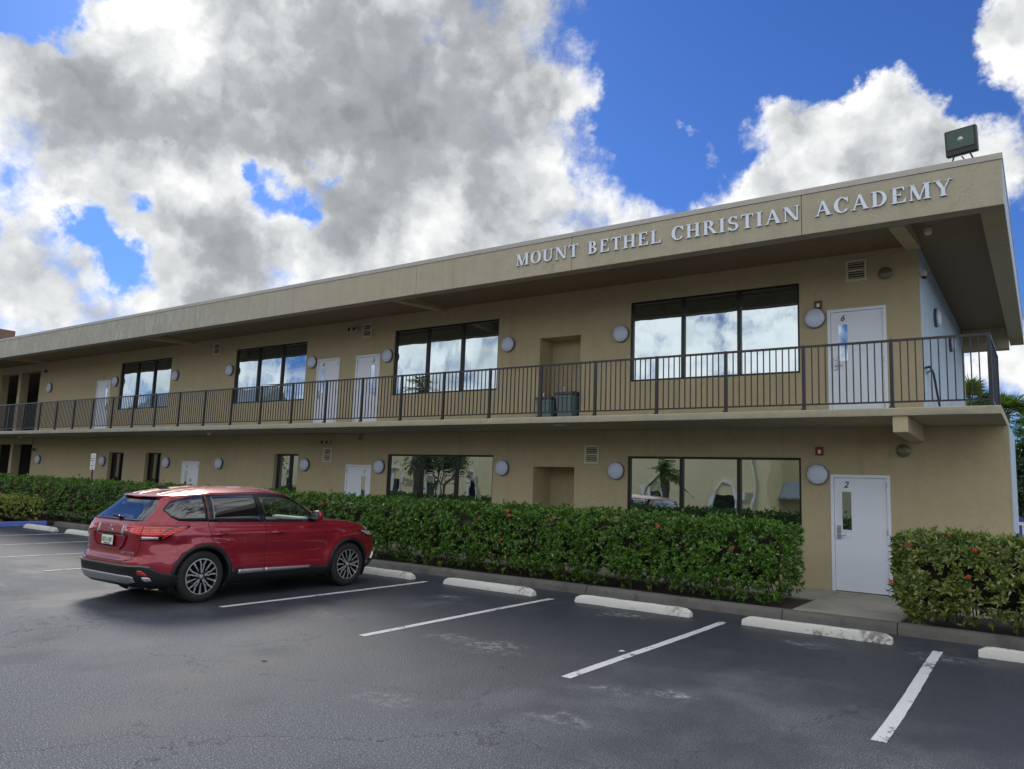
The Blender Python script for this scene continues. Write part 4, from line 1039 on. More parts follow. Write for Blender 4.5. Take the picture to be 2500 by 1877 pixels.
for sd, k in ((-1, 'R'), (1, 'L')):
    S_ = lambda a, z, o, sd=sd: side_pt(a, z, sd, o)
    fd, rd = DR['front_door_'+k], DR['rear_door_'+k]
    # black surround then glass
    patch('window_surround', [(-1.86, 1.235), (-1.80, 1.15), (-1.70, 1.10), (-1.288, 1.088)], [(-1.86, 1.25), (-1.76, 1.345), (-1.64, 1.39), (-1.48, 1.428), (-1.288, 1.445)], S_, trim, BODY, .0035)
    patch('quarter_window', [(-1.835, 1.235), (-1.785, 1.165), (-1.69, 1.118), (-1.315, 1.108)], [(-1.835, 1.245), (-1.74, 1.335), (-1.62, 1.377), (-1.47, 1.411), (-1.315, 1.427)], S_, tint, BODY, .0075)
    patch('window_surround', [(-1.282, 1.085), (-.37, 1.07)], [(-1.282, 1.12), (-1.275, 1.452), (-.47, 1.474), (-.455, 1.47), (-.37, 1.08)], S_, trim, rd, .0035)
    patch('door_window', [(-1.205, 1.102), (-.50, 1.094), (-.42, 1.094)], [(-1.205, 1.12), (-1.195, 1.432), (-.50, 1.455), (-.42, 1.10)], S_, tint, rd, .0075)
    # front door: frame strips round a real opening
    ring_ = FDW+[FDW[0]]
    strip('window_surround', ring_, .04, S_, trim, fd, .004, .02, .012)
    strip('pillar_trim', [(-.385, 1.085), (-.455, 1.46)], .075, S_, trim, fd, .0045, .02)
    lo = [(-.42, 1.43), (-.35, 1.085), (.62, 1.078)]; hi = [(-.42, 1.445), (-.35, 1.455), (-.05, 1.45), (.18, 1.40), (.36, 1.305), (.52, 1.185), (.62, 1.085)]
    patch('door_window', lo, hi, S_, clear, fd, -.004, skirt=.001)
    # panel gaps
    strip('door_gap', [(-.335, .42), (-.35, 1.065)], .007, S_, M['black'], fd)
    strip('door_gap', [(-1.285, 1.08), (-1.262, .90), (-1.18, .77), (-1.08, .69)], .007, S_, M['black'], rd)
    strip('door_gap', [(.66, 1.115), (.78, 1.0), (.805, .85), (.79, .60), (.765, .42)], .007, S_, M['black'], fd)
    strip('door_gap', [(-1.262, 1.10), (-1.225, 1.475), (-.47, 1.488), (.08, 1.468), (.28, 1.395), (.60, 1.16)], .007, S_, M['black'], fd)
    # handles
    for d_, hx in ((rd, -1.12), (fd, -.145)):
        patch('handle_recess', [(hx-.06, .905), (hx, .868), (hx+.06, .905)], [(hx-.06, .925), (hx, .962), (hx+.06, .925)], S_, M['black'] if 0 else car_paint, d_, .001, 8, 3)
        b = MB(); pts = [S_(hx-.115, .914, .004), S_(hx-.10, .916, .034), S_(hx, .919, .042), S_(hx+.10, .916, .034), S_(hx+.115, .914, .004)]
        b.tube(pts, [.011, .014, .015, .014, .011], 10); b.build('handle', car_paint, d_, smooth=60)
    # sill cladding with the bright insert, arches
    patch('sill_cladding', [(-.90, .21), (.90, .21)], [(-.90, .44), (-.80, .425), (.70, .375), (.90, .38)], S_, clad, CAR, .016, 40, 4, .03)
    patch('sill_moulding', [(-.78, .345), (-.335, .350)], [(-.78, .400), (-.335, .394)] if 0 else [(-.74, .412), (-.335, .408)], S_, silver, CAR, .026, 12, 2, .02)
    patch('sill_moulding', [(-.328, .350), (.52, .352)], [(-.328, .407), (.56, .392)], S_, silver, CAR, .026, 18, 2, .02)
    for wx in (-1.335, 1.335):
        b = MB(); vs = []; fs = []; n_ = 44; prof = [(.452, .002), (.449, .016), (.438, .022), (.41, .022), (.395, .014), (.393, -.11)]
        for i in range(n_+1):
            th = R(-24)+R(228)*i/n_
            for (rr, of) in prof:
                x = wx+rr*math.cos(th); z = .352+rr*math.sin(th)*.97
                z = max(z, .19); p = side_pt(min(max(x, -2.2), 2.12), z, sd, of); vs.append(p)
        m_ = len(prof)
        for i in range(n_):
            for j in range(m_-1): fs.append((i*m_+j, (i+1)*m_+j, (i+1)*m_+j+1, i*m_+j+1))
        b.add(vs, fs); b.build('wheel_arch', clad, CAR, smooth=40)
        b = MB(); vs = []; fs = []
        for i in range(31):
            th = R(-30)+R(240)*i/30
            for yy_ in (.86, .45): vs.append((wx+.405*math.cos(th), sd*yy_, .352+.405*math.sin(th)))
        for i in range(30): fs.append((i*2, i*2+1, i*2+3, i*2+2))
        b.add(vs, fs); b.build('wheel_well', M['black'], CAR)
    # mirror
    b = MB(); base = side_pt(.52, 1.10, sd, -.045)
    b.tube([base, base+Vector((.0, sd*.09, .01))], .022, 8)
    b.build('mirror_arm', trim, CAR, smooth=50)
    bm = bmesh.new(); bmesh.ops.create_uvsphere(bm, u_segments=20, v_segments=12, radius=1)
    for v_ in bm.verts:
        x, y, z = v_.co; q = lambda a: math.copysign(abs(a)**.72, a)
        v_.co = (base.x+.03+q(x)*.085*(1 if x > 0 else .45), base.y+sd*.155+q(y)*.10, base.z+.055+q(z)*.078)
    me = bpy.data.meshes.new('mirror'); bm.to_mesh(me); bm.free(); me.materials.append(car_paint); me.polygons.foreach_set('use_smooth', [True]*len(me.polygons))
    mo = bpy.data.objects.new('mirror', me); C.objects.link(mo); mo.parent = CAR
    b = MB(); cxm = base.x-.012; b.prism([(base.y+sd*.155-.085, base.z-.0), (base.y+sd*.155+.085, base.z-.0), (base.y+sd*.155+.085, base.z+.115), (base.y+sd*.155-.085, base.z+.115)], cxm-.004, cxm, 'x')
    bevel(b.build('mirror_glass', mat('mirror_face', (.35, .38, .40), .05, 1.), mo), .012, 3)

# rear end: s is the arc length round the body from the rear centre
Wp = lambda a, z, o: wrap_pt(a, z, o)
# rear glass: spans the slope between belt and roof edge
def rg(y, t, off=0.):
    w, xf, xr, nf, nr = ring(t); xc = -.1
    x = xc-(xc-xr)*max(0, 1-min(1, abs(y)/(w*.91))**nr)**(1/nr)
    return Vector((x-off*.85, y, zt(t, x)+off*.5))
patch('rear_window_surround', [(-.66, 1.04), (.66, 1.04)], [(-.66, 1.06), (-.575, 1.95), (.575, 1.95), (.66, 1.06)], lambda a, z, o: rg(a, z, o), trim, TG, .003, 40, 14)
patch('rear_window', [(-.635, 1.06), (.635, 1.06)], [(-.635, 1.08), (-.55, 1.90), (.55, 1.90), (.635, 1.08)], lambda a, z, o: rg(a, z, o), tint, TG, .008, 40, 14)
# roof spoiler lip over the glass
b = MB(); vs = []; fs = []; n_ = 30
for i in range(n_+1):
    y = -.57+1.14*i/n_; e = (1-abs(y/.60)**4)
    p = rg(y, 1.97, 0)
    for dx, dz_ in ((.10, .036), (-.01-.03*e, .016), (-.018-.03*e, .006), (-.0-.02*e, -.006), (.03, -.012)): vs.append((p.x+dx, y, p.z+dz_))
for i in range(n_):
    for j in range(4): fs.append((i*5+j, (i+1)*5+j, (i+1)*5+j+1, i*5+j+1))
fs += [(0, 1, 2, 3, 4), tuple(n_*5+j for j in (4, 3, 2, 1, 0))]
b.add(vs, fs); sp = b.build('roof_spoiler', car_paint, TG, smooth=50)
b = MB(); p = rg(0, 1.97); b.box(p.x-.05, p.x-.02, -.12, .12, p.z-.004, p.z+.012); bevel(b.build('high_brake_lamp', tail, sp), .004)
# wiper
b = MB(); a0 = rg(-.02, 1.10, .035); a1 = rg(.0, 1.04, .02)
b.tube([rg(-.12, 1.03, .02), rg(-.12, 1.10, .035), rg(-.02, 1.17, .02)], [.02, .018, .012], 8)
b.tube([rg(-.18, 1.13, .022), rg(.02, 1.175, .022), rg(.18, 1.19, .022)], [.008, .013, .006], 6)
b.build('rear_wiper', trim, TG, smooth=50)
# tail lamps: inner piece on the tailgate, outer piece wrapping onto the wing
for sd in (1, -1):
    F = lambda a, z, o, sd=sd: wrap_pt(sd*a, z, o)
    il = patch('tail_lamp', [(.36, .955), (.675, .905)], [(.36, 1.03), (.675, 1.03)], F, tail, TG, .012, 12, 6, .02)
    ol = patch('tail_lamp', [(.685, .905), (1.00, .900), (1.09, .965), (1.24, 1.015)], [(.685, 1.035), (.98, 1.04), (1.24, 1.035)], F, tail, CAR, .016, 24, 6, .025)
    patch('reversing_lamp', [(.695, .862), (.90, .866)], [(.695, .902), (.90, .896)], F, lensw, ol, .015, 8, 2, .02)
    patch('lamp_surround', [(.687, .852), (.93, .852), (.99, .86), (1.11, .952), (1.27, 1.018)], [(.687, 1.04), (.98, 1.045), (1.27, 1.042)], F, trim, ol, .009, 20, 3, .014)
    strip('lamp_blade', [(.95, .875), (1.01, .93), (1.21, 1.015)], .030, F, tail, ol, .021, .02, .01)
    strip('lamp_bar', [(.92, .93), (1.0, 1.0), (1.11, 1.03)], .018, F, M['lampring'], ol, .020, .02, .008)
# bright garnish ends, centre emblem of three diamonds
b = MB(); pz = .985
for k in range(3):
    th = R(90+120*k); c0 = (.038*math.cos(th), .038*math.sin(th)); u = Vector((math.cos(th), math.sin(th))); v_ = Vector((-u.y, u.x))
    q = [Vector((0, 0))+u*.004, u*.028-v_*.016, u*.056, u*.028+v_*.016]
    x0 = wrap_pt(.002, pz, .0).x
    b.prism([(-p.x, p.y+pz-.01) for p in q], x0-.016, x0-.002, 'x')
b.build('emblem', M['chrome'], TG)
for sd in (1, -1):
    patch('garnish', [(.29, .915), (.335, .90)], [(.29, 1.03), (.335, 1.03)], lambda a, z, o, sd=sd: wrap_pt(sd*a, z, o), silver, TG, .012, 4, 4, .02)
# plate recess, plate
def rbox(y, z, o): return Vector((wrap_pt(-y if 0 else max(.001, abs(y)), z, 0).x-o, y, z))
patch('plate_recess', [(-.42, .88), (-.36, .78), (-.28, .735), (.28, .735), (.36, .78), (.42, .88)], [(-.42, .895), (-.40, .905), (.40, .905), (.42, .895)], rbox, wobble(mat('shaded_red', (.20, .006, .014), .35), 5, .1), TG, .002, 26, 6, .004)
lipc = [(-.42, .90), (-.37, .785), (-.28, .725), (.28, .725), (.37, .785), (.42, .90)]
strip('recess_lip', lipc, .03, rbox, car_paint, TG, .024, .02, .026)
strip('recess_shadow', [(-.40, .912), (.40, .912)], .02, rbox, M['black'], TG, .006, .05, .006)
PY = -.0
b = MB(); x0 = rbox(PY, .82, 0).x
b.box(x0-.030, x0-.018, PY-.155, PY+.155, .745, .90); pf = b.build('licence_plate', trim, TG); bevel(pf, .004)
b = MB(); b.box(x0-.033, x0-.0302, PY-.145, PY+.145, .765, .885); b.build('plate_face', M['whitetrim'], pf)
pg = mat('plate_green', (.02, .22, .10), .5); po = mat('plate_orange', (.7, .25, .03), .5)
text_mesh('HXT', .088, .001, pf, pg, (x0-.0345, PY+.078, .795), (R(90), 0, R(-90)), 'lettering', sx=.62)
text_mesh('H07', .088, .001, pf, pg, (x0-.0345, PY-.078, .795), (R(90), 0, R(-90)), 'lettering', sx=.62)
b = MB(); b.lathe([(.001, -.0345), (.018, -.034), (.02, -.032)], (x0, 0, 0), 'x', 12) if 0 else b.box(x0-.0348, x0-.0331, PY-.016, PY+.016, .80, .845); bevel(b.build('plate_motif', po, pf), .006)
text_mesh('SUNSHINE STATE', .02, .001, pf, trim, (x0-.0345, PY, .770), (R(90), 0, R(-90)), 'lettering')
text_mesh('OUTLANDER', .040, .002, TG, M['chrome'], (rbox(-.50, .675, .004).x-.002, -.50, .672), (R(90), 0, R(-84)), 'lettering', sx=1.1)
text_mesh('SE', .034, .002, TG, M['chrome'], (rbox(-.56, .63, .004).x-.003, -.56, .628), (R(90), 0, R(-84)), 'lettering')
text_mesh('AWC', .034, .002, TG, M['chrome'], (rbox(.52, .69, .004).x-.002, .52, .69), (R(90), 0, R(-96)), 'lettering')
# tailgate shut line
TGL = [(-.68, 1.03), (-.68, .80), (-.66, .68), (-.59, .60), (-.45, .575), (.45, .575), (.59, .60), (.66, .68), (.68, .80), (.68, 1.03)]
strip('tailgate_gap', TGL, .009, lambda a, z, o: wrap_pt(a if abs(a) > .001 else .001, z, o), M['black'], TG, .002)
# rear bumper cladding, bright skid strip, reflectors
bl = [(-1.36, .24), (-1.1, .24), (1.1, .24), (1.36, .24)]
bh = [(-1.36, .365), (-1.20, .385), (-1.0, .44), (-.87, .51), (-.76, .535), (.76, .535), (.87, .51), (1.0, .44), (1.20, .385), (1.36, .365)]
Wc = lambda a, z, o: wrap_pt(a if abs(a) > .001 else .001, z, o)
BC = patch('rear_bumper_cladding', bl, bh, Wc, clad, CAR, .020, 70, 8, .035)
strip('bumper_ledge', [(-.86, .512), (-.76, .530), (.76, .530), (.86, .512)], .022, Wc, wobble(mat('worn_grey_plastic', (.16, .16, .16), .55), 12, .2), BC, .034, .04, .012)
strip('bumper_seam', [(-.72, .465), (-.70, .47), (.70, .47), (.72, .465)], .006, Wc, M['black'], BC, .0225, .04, .002)
patch('skid_strip', [(-.66, .315), (-.54, .285), (.54, .285), (.66, .315)], [(-.66, .385), (-.60, .40), (.60, .40), (.66, .385)], Wc, silver, BC, .032, 40, 5, .02)
for sd in (1, -1):
    F = lambda a, z, o, sd=sd: wrap_pt(sd*a, z, o)
    rf = patch('reflector', [(.72, .41), (.82, .39)], [(.72, .47), (.755, .475), (.82, .42)], F, tail, BC, .030, 6, 3, .015)
    patch('fog_lamp', [(.755, .345), (.78, .325), (.85, .33)], [(.755, .385), (.82, .382), (.85, .37)], F, lensw, BC, .030, 6, 3, .015)
# windscreen + front end
patch('windscreen', [(-.70, 1.03), (.70, 1.03)], [(-.70, 1.08), (-.57, 1.93), (.57, 1.93), (.70, 1.08)], lambda a, z, o: front_pt(a, z, o), clear, CAR, .002, 30, 12, .002)
for sd in (1, -1):
    def FP(a, z, o, sd=sd):
        # a: arc length from the nose centre
        x = 2.2
        for _ in range(4):
            t = tof(x, z); _, _, S_, P_ = outline(t); q = S_[-1]-abs(a); x = float(np.interp(q, S_, P_[:, 0]))
        y = float(np.interp(q, S_, P_[:, 1])); return Vector((x+o*.8, sd*(-1)*(y-o*.6), z))
    hl = patch('headlamp', [(.52, .80), (.72, .77), (1.02, .80), (1.22, .885)], [(.52, .85), (.85, .875), (1.22, .905)], FP, trim, CAR, .010, 16, 5, .02)
    patch('headlamp_lens', [(.56, .81), (.72, .785), (1.00, .81), (1.16, .878)], [(.56, .845), (.85, .866), (1.16, .893)], FP, lensw, hl, .014, 14, 4, .01)
    strip('front_blade', [(.66, .56), (.80, .50), (.84, .40)], .02, FP, silver, CAR, .02, .03, .02)
    patch('front_bumper_cladding', [(.002, .22), (1.30, .22)], [(.002, .36), (.7, .36), (.95, .42), (1.30, .40)], FP, clad, CAR, .016, 30, 5, .03)
    patch('grille', [(.002, .62), (.55, .64)], [(.002, .76), (.55, .80)], FP, trim, CAR, .010, 12, 5, .02)
# underbody, interior
b = MB(); b.box(-1.9, 1.9, -.62, .62, .20, .40); b.box(-.88, .88, -.80, .80, .205, .42); b.build('underbody', M['black'], CAR)
b = MB(); b.tube([(-2.1, -.45, .23), (-1.8, -.45, .23)], .03, 10); b.build('exhaust_pipe', M['steel'], CAR, smooth=50)
b = MB(); b.box(-1.7, .95, -.70, .70, .421, .46); b.box(.70, 1.0, -.74, .74, .46, .98); b.box(-1.85, -.95, -.62, .62, .46, 1.0); b.build('cabin_floor', inter, CAR)
b = MB(); b.box(-.30, .55, .80 if 0 else .79, .815, .46, 1.02); b.box(-.30, .55, -.815, -.79, .46, 1.02); b.build('door_card', headl, CAR)
b = MB(); b.prism([(.55, .95), (1.0, .98), (1.0, 1.03), (.62, 1.06), (.54, 1.02)], -.74, .74, 'y'); b.build('dashboard', inter, CAR)
for sy in (.37, -.37):
    b = MB(); b.prism([(-.45, .46), (.10, .46), (.10, .62), (-.40, .60)], sy-.25, sy+.25, 'y'); b.prism([(-.52, .58), (-.36, .58), (-.52, 1.12), (-.64, 1.12)], sy-.24, sy+.24, 'y'); st = b.build('seat', seatm, CAR); bevel(st, .04, 3)
    b = MB(); b.prism([(-.66, 1.16), (-.56, 1.15), (-.60, 1.34), (-.68, 1.34)], sy-.13, sy+.13, 'y'); bevel(b.build('headrest', seatm, st), .03, 3)
b = MB(); b.tube([(.34+.05*math.sin(a)*1, .37+.18*math.cos(a), .98+.17*math.sin(a)) for a in np.linspace(0, 6.283, 25)], .014, 8); b.build('steering_wheel', inter, CAR, smooth=50)
b = MB(); b.box(.40, .42, -.11, .11, 1.36, 1.42); bevel(b.build('rear_view_mirror', inter, CAR), .01)
b = MB(); b.prism([(.50, 1.06), (.62, 1.075), (.60, 1.12), (.50, 1.11)], -.68, .1, 'y'); bevel(b.build('sunshade', M['whitetrim'], CAR), .01)
# aerial fin
b = MB(); b.prism([(-1.55, 1.50), (-1.38, 1.515), (-1.53, 1.56), (-1.56, 1.56)], -.012, .012, 'y'); bevel(b.build('aerial_fin', trim, CAR), .005)

# wheels
def wheel(wx, sd):
    r = bpy.data.objects.new('wheel', None)
    b = MB(); w = .115; b.lathe([(.235, -w+.01), (.25, -w), (.30, -w-.004), (.335, -w+.012), (.349, -w+.035), (.352, -.04), (.346, -.037), (.346, -.033), (.352, -.03), (.352, .03), (.346, .033), (.346, .037), (.352, .04), (.349, w-.035), (.335, w-.012), (.30, w+.004), (.25, w), (.235, w-.01)], (0, 0, 0), 'y', 56)
    ty = b.build('wheel', rubber, CAR, smooth=40)      # the tyre carries rim, spokes, hub
    ty.location = (wx, sd*.765, .352); ty.rotation_euler = (0, R(random.uniform(0, 60)), 0 if sd < 0 else math.pi)
    b = MB(); b.lathe([(.237, -.105), (.232, -.09), (.215, -.06), (.205, .05), (.20, .09)], (0, 0, 0), 'y', 48); b.lathe([(.001, -.02), (.205, -.02)], (0, 0, 0), 'y', 40); b.build('rim_barrel', alloyd, ty, smooth=40)
    b = MB(); b.lathe([(.238, -.100), (.240, -.112), (.228, -.113), (.226, -.10)], (0, 0, 0), 'y', 56); b.build('rim_lip', alloy, ty, smooth=50)
    b = MB()
    def rad(pts, z0, z1):
        b.prism([(p[0], p[1]) for p in pts], z0, z1, 'y')
    def rot(p, a): return (p[0]*math.cos(a)-p[1]*math.sin(a), p[0]*math.sin(a)+p[1]*math.cos(a))
    bd = MB()
    for k in range(5):
        a = R(72*k)
        for s in (1, -1):
            # outer bent fork of the pair
            pl = [(.045, s*.014), (.12, s*.050), (.135, s*.064), (.229, s*.085), (.229, s*.108), (.125, s*.082), (.105, s*.064), (.035, s*.030)]
            b.prism([rot(p, a) for p in pl], -.108+.0, -.092, 'y'); bd.prism([rot(p, a) for p in pl], -.092, -.04, 'y')
        pl = [(.09, -.006), (.229, -.014), (.229, .014), (.09, .006)]
        a2 = a
        b.prism([rot(p, a2) for p in pl], -.107, -.092, 'y'); bd.prism([rot(p, a2) for p in pl], -.092, -.04, 'y')
        a3 = a+R(36); pl = [(.06, -.010), (.10, -.012), (.10, .012), (.06, .010)]; bd.prism([rot(p, a3) for p in pl], -.095, -.04, 'y')
    bd.lathe([(.001, -.085), (.075, -.085), (.075, -.03)], (0, 0, 0), 'y', 24)
    b.build('spoke', alloy, ty); bd.build('spoke_side', alloyd, ty)
    b = MB(); b.lathe([(.001, -.112), (.026, -.111), (.032, -.104), (.033, -.08)], (0, 0, 0), 'y', 24); b.build('hub_cap', silver, ty, smooth=40)
    b = MB()
    for k in range(5): q = rot((.057, 0), R(72*k+36)); b.lathe([(.001, -.10), (.009, -.10), (.010, -.08)], (q[0], 0, q[1]), 'y', 8)
    b.build('wheel_nuts', alloyd, ty)
for wx in (-1.335, 1.335):
    for sd in (-1, 1): wheel(wx, sd)
# ================================================================== HEDGES AND TREES
def leaves_obj(name, pos, axis, L, mtl, parent, per=6, spread=.85, wr=.42, up=.25, fold=.25, curl=.2):
    """rosettes of folded, pointed leaves: pos (n,3), axis (n,3) unit growth direction, L (n,) leaf length"""
    n = len(pos); pos = np.asarray(pos, float); ax = np.asarray(axis, float)
    ax /= np.linalg.norm(ax, axis=1, keepdims=True)
    ref = np.where(np.abs(ax[:, 2:3]) > .9, [[1., 0, 0]], [[0, 0, 1.]])
    u = np.cross(ax, ref); u /= np.linalg.norm(u, axis=1, keepdims=True); v = np.cross(ax, u)
    ph0 = rng.uniform(0, 6.283, n); V = []; 
    for k in range(per):
        ph = ph0+6.283*k/per+rng.normal(0, .25, n)
        tilt = np.clip(spread+rng.normal(0, .28, n)-(k % 2)*.3, .1, 1.45)
        rad_ = u*np.cos(ph)[:, None]+v*np.sin(ph)[:, None]
        d = ax*np.cos(tilt)[:, None]+rad_*np.sin(tilt)[:, None]
        side = np.cross(d, ax); side /= (np.linalg.norm(side, axis=1, keepdims=True)+1e-9)
        nrm = np.cross(side, d)
        l = (L*rng.uniform(.7, 1.25, n))[:, None]; w = l*wr*rng.uniform(.8, 1.15, n)[:, None]
        b0 = pos+d*l*.05
        V.append(np.stack([b0, b0+d*l*.45+side*w*.5+nrm*l*fold*.2, b0+d*l*.5-nrm*l*.04, b0+d*l*.45-side*w*.5+nrm*l*fold*.2, b0+d*l-nrm*l*curl], axis=1))
    V = np.concatenate(V, 0); m_ = len(V); V = V.reshape(-1, 3)
    base = np.arange(m_)[:, None]*5
    F = np.concatenate([base+np.array([[0, 1, 2]]), base+np.array([[0, 2, 3]]), base+np.array([[1, 4, 2]]), base+np.array([[2, 4, 3]])], 0)
    me = bpy.data.meshes.new(name); me.vertices.add(len(V)); me.vertices.foreach_set('co', V.ravel())
    me.loops.add(F.size); me.loops.foreach_set('vertex_index', F.ravel().astype(np.int32))
    me.polygons.add(len(F)); me.polygons.foreach_set('loop_start', np.arange(0, F.size, 3, dtype=np.int32))
    me.update(calc_edges=True); me.materials.append(M[mtl] if isinstance(mtl, str) else mtl); me.validate()
    me.polygons.foreach_set('use_smooth', [True]*len(me.polygons))
    o = bpy.data.objects.new(name, me); C.objects.link(o); o.parent = parent; return o
def nz3(P, s, k=0.):
    return np.array([noise.noise(Vector((p[0]*s+k, p[1]*s, p[2]*s))) for p in P])
def hedge(x0, x1, y0, y1, zt0, zt1, label, dens, L, mtl, seed, zb_=.09, density_fn=None, flowers=12, origin=None, fl_list=()):
    root = empty('hedge', ((x0+x1)/2, (y0+y1)/2, zb_), label, 'hedge'); org = np.array(root.location)
    P = []; A = []; H = lambda x: zt0+(zt1-zt0)*(x-x0)/(x1-x0)
    def face(n, fn):
        for _ in range(int(n)):
            q = fn(random.random(), random.random())
            if density_fn and random.random() > density_fn(q[0][0]): continue
            P.append(q[0]); A.append(q[1])
    Lx, Ly = x1-x0, y1-y0; hh = (zt0+zt1)/2-zb_
    rr = .12
    def front(a, c):
        x = x0+Lx*a; h = H(x); z = zb_+.06+(h-zb_-.06)*(c**.85); y = y0-.05*math.sin((z-zb_)*2.2)
        if z < .45: y += (.45-z)*.55+random.random()*.1
        return (x, y, z), (random.gauss(0, .35), -1, .55+random.gauss(0, .3))
    def back(a, c):
        x = x0+Lx*a; z = zb_+.15+(H(x)-zb_-.15)*c; return (x, y1, z), (random.gauss(0, .35), 1, .5)
    def top(a, c):
        x = x0+Lx*a; y = y0+Ly*c; return (x, y, H(x)+.02), (random.gauss(0, .4), random.gauss(-.15, .4), 1)
    def endl(s):
        def f(a, c):
            y = y0+Ly*a; z = zb_+.1+(H(x0 if s < 0 else x1)-zb_-.1)*c; xx = (x0 if s < 0 else x1)+s*(.06*math.sin(z*2.2)-max(0, .45-z)*.5)
            return (xx, y, z), (s, random.gauss(0, .35), .5)
        return f
    for layer, (k, inset) in enumerate(((1., 0.), (.75, .06), (.55, .13))):
        n0 = len(P)
        face(dens*k*Lx*hh, front); face(dens*k*Lx*Ly*.9, top); face(dens*.35*k*Lx*hh, back); face(dens*k*Ly*hh, endl(-1)); face(dens*k*Ly*hh, endl(1))
        for i in range(n0, len(P)):
            a = Vector(A[i]).normalized(); P[i] = tuple(Vector(P[i])-a*inset)
    n0 = int(Lx*hh*Ly*dens*1.2)
    for _ in range(n0):
        x = random.uniform(x0+.1, x1-.1)
        if density_fn and random.random() > density_fn(x): continue
        z = random.uniform(zb_+.18, H(x)-.1); P.append((x, random.uniform(y0+.1+max(0, .5-z)*.5, y1-.1), z)); A.append((random.gauss(0, 1), random.gauss(-.3, 1), random.gauss(.5, .6)))
    P = np.array(P); A = np.array(A, float); An = A/np.linalg.norm(A, axis=1, keepdims=True)
    lump = nz3(P, 1.7, seed)*.08+nz3(P, 4.5, seed+5)*.07
    shoot = rng.random(len(P)) < .012*(An[:, 2] > .5); lump = lump+shoot*rng.uniform(.04, .12, len(P))
    P = P+An*lump[:, None]+rng.normal(0, .022, P.shape)
    # thin patches low down where stems show
    thin = nz3(P, 3.1, seed+9); keep = (rng.random(len(P)) < np.clip(1.0-np.clip(thin, 0, 1)*2.6, .2, 1)) & (rng.random(len(P)) < np.clip((P[:, 2]-zb_)/.35+.22, 0, 1))
    P, An = P[keep], An[keep]
    Ls = L*rng.uniform(.75, 1.25, len(P))
    leaves_obj('foliage', P-org, An, Ls, mtl, root)
    b = MB(); n_ = int(Lx*5)
    for i in range(n_):
        x = x0+.1+(Lx-.2)*random.random()
        if density_fn and random.random() > density_fn(x): continue
        y = random.uniform(y0+.35, y1-.25); p = Vector((x, y, zb_-.02))-root.location
        for s in range(3):
            t = Vector((random.gauss(0, .25), random.gauss(-.1, .25), 1)); q = p+t*random.uniform(.35, .5); r_ = q+Vector((random.gauss(0, .15), random.gauss(-.1, .15), .4))
            b.tube([p, p.lerp(q, .5)+Vector((random.gauss(0, .03), random.gauss(0, .03), 0)), q, r_], [.012, .009, .007, .004], 5, cap=False)
    b.build('stems', 'wood', root, fix=False)['kind'] = 'stuff'
    # lumpy core for the inner wood, near-black colour standing in for shaded gaps
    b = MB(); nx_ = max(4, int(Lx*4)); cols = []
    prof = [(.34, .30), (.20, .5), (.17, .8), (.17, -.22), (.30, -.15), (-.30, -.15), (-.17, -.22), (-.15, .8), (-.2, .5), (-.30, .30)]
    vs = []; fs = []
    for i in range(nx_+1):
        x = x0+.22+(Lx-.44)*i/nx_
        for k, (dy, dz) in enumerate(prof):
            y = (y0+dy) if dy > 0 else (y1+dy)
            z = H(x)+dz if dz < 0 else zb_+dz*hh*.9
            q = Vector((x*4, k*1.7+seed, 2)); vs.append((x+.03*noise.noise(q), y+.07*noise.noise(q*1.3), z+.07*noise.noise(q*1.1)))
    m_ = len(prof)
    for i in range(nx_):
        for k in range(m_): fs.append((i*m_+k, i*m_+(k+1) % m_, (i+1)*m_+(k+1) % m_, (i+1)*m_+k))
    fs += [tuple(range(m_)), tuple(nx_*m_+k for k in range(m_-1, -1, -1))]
    b.add([(v[0]-org[0], v[1]-org[1], v[2]-org[2]) for v in vs], fs); b.build('shaded_hedge_core', 'shaded_core', root)
    # flower heads
    for (fx, fz, top_) in fl_list:
        fy = y0-.09 if not top_ else y0+.15+random.random()*.3
        if top_: fz = H(fx)+.06
        c0 = Vector((fx, fy, fz)); Q = []; AA = []
        for _ in range(26):
            d = Vector((random.gauss(0, 1), random.gauss(-.6, 1), random.gauss(.5, .8))).normalized(); Q.append(c0+d*random.uniform(.006, .024)); AA.append(d)
        Q = np.array([tuple(q) for q in Q]); leaves_obj('flower_head', Q-org, np.array([tuple(a) for a in AA]), np.full(len(Q), .018), 'flower', root, per=4, spread=1.1, wr=.6)
    return root
dens_long = lambda x: 1. if x > -9 else (.62 if x > -17 else (.5 if x > -29 else .35))
hedge(-35.5, -.12, -2.93, -1.75, 1.40, 1.27, 'long clipped green hedge with glossy leaves and a few red flowers below the windows', 185, .066, 'leaf', 1, density_fn=dens_long,
      fl_list=[(-.75, .92, 0), (-1.95, 1.17, 0), (-3.95, 1.16, 0), (-5.02, .75, 0), (-5.55, 1.10, 0), (-4.85, 1.19, 0), (-4.9, 1.27, 0), (-9.9, 1.2, 0), (-10.3, 1.0, 0), (-19.8, .55, 0), (-21.0, .65, 0), (-22.8, 1.0, 0), (-23.6, 1.12, 0), (-23.2, 1.0, 0), (-25.2, 1.2, 0)])
hedge(1.50, 6.2, -3.03, -1.95, 1.22, 1.24, 'shorter hedge of olive green leaves with red flowers right of the lower door', 165, .080, 'leafr', 20,
      fl_list=[(1.62, 1.16, 0), (2.05, 1.2, 1), (2.35, 1.2, 1), (2.38, 1.14, 0), (2.3, .80, 0), (1.42, .66, 0), (2.98, 1.2, 1), (3.1, 1.2, 1), (2.9, 1.2, 1), (1.72, 1.2, 1), (2.6, 1.2, 1), (3.6, .9, 0), (4.4, 1.1, 0)])
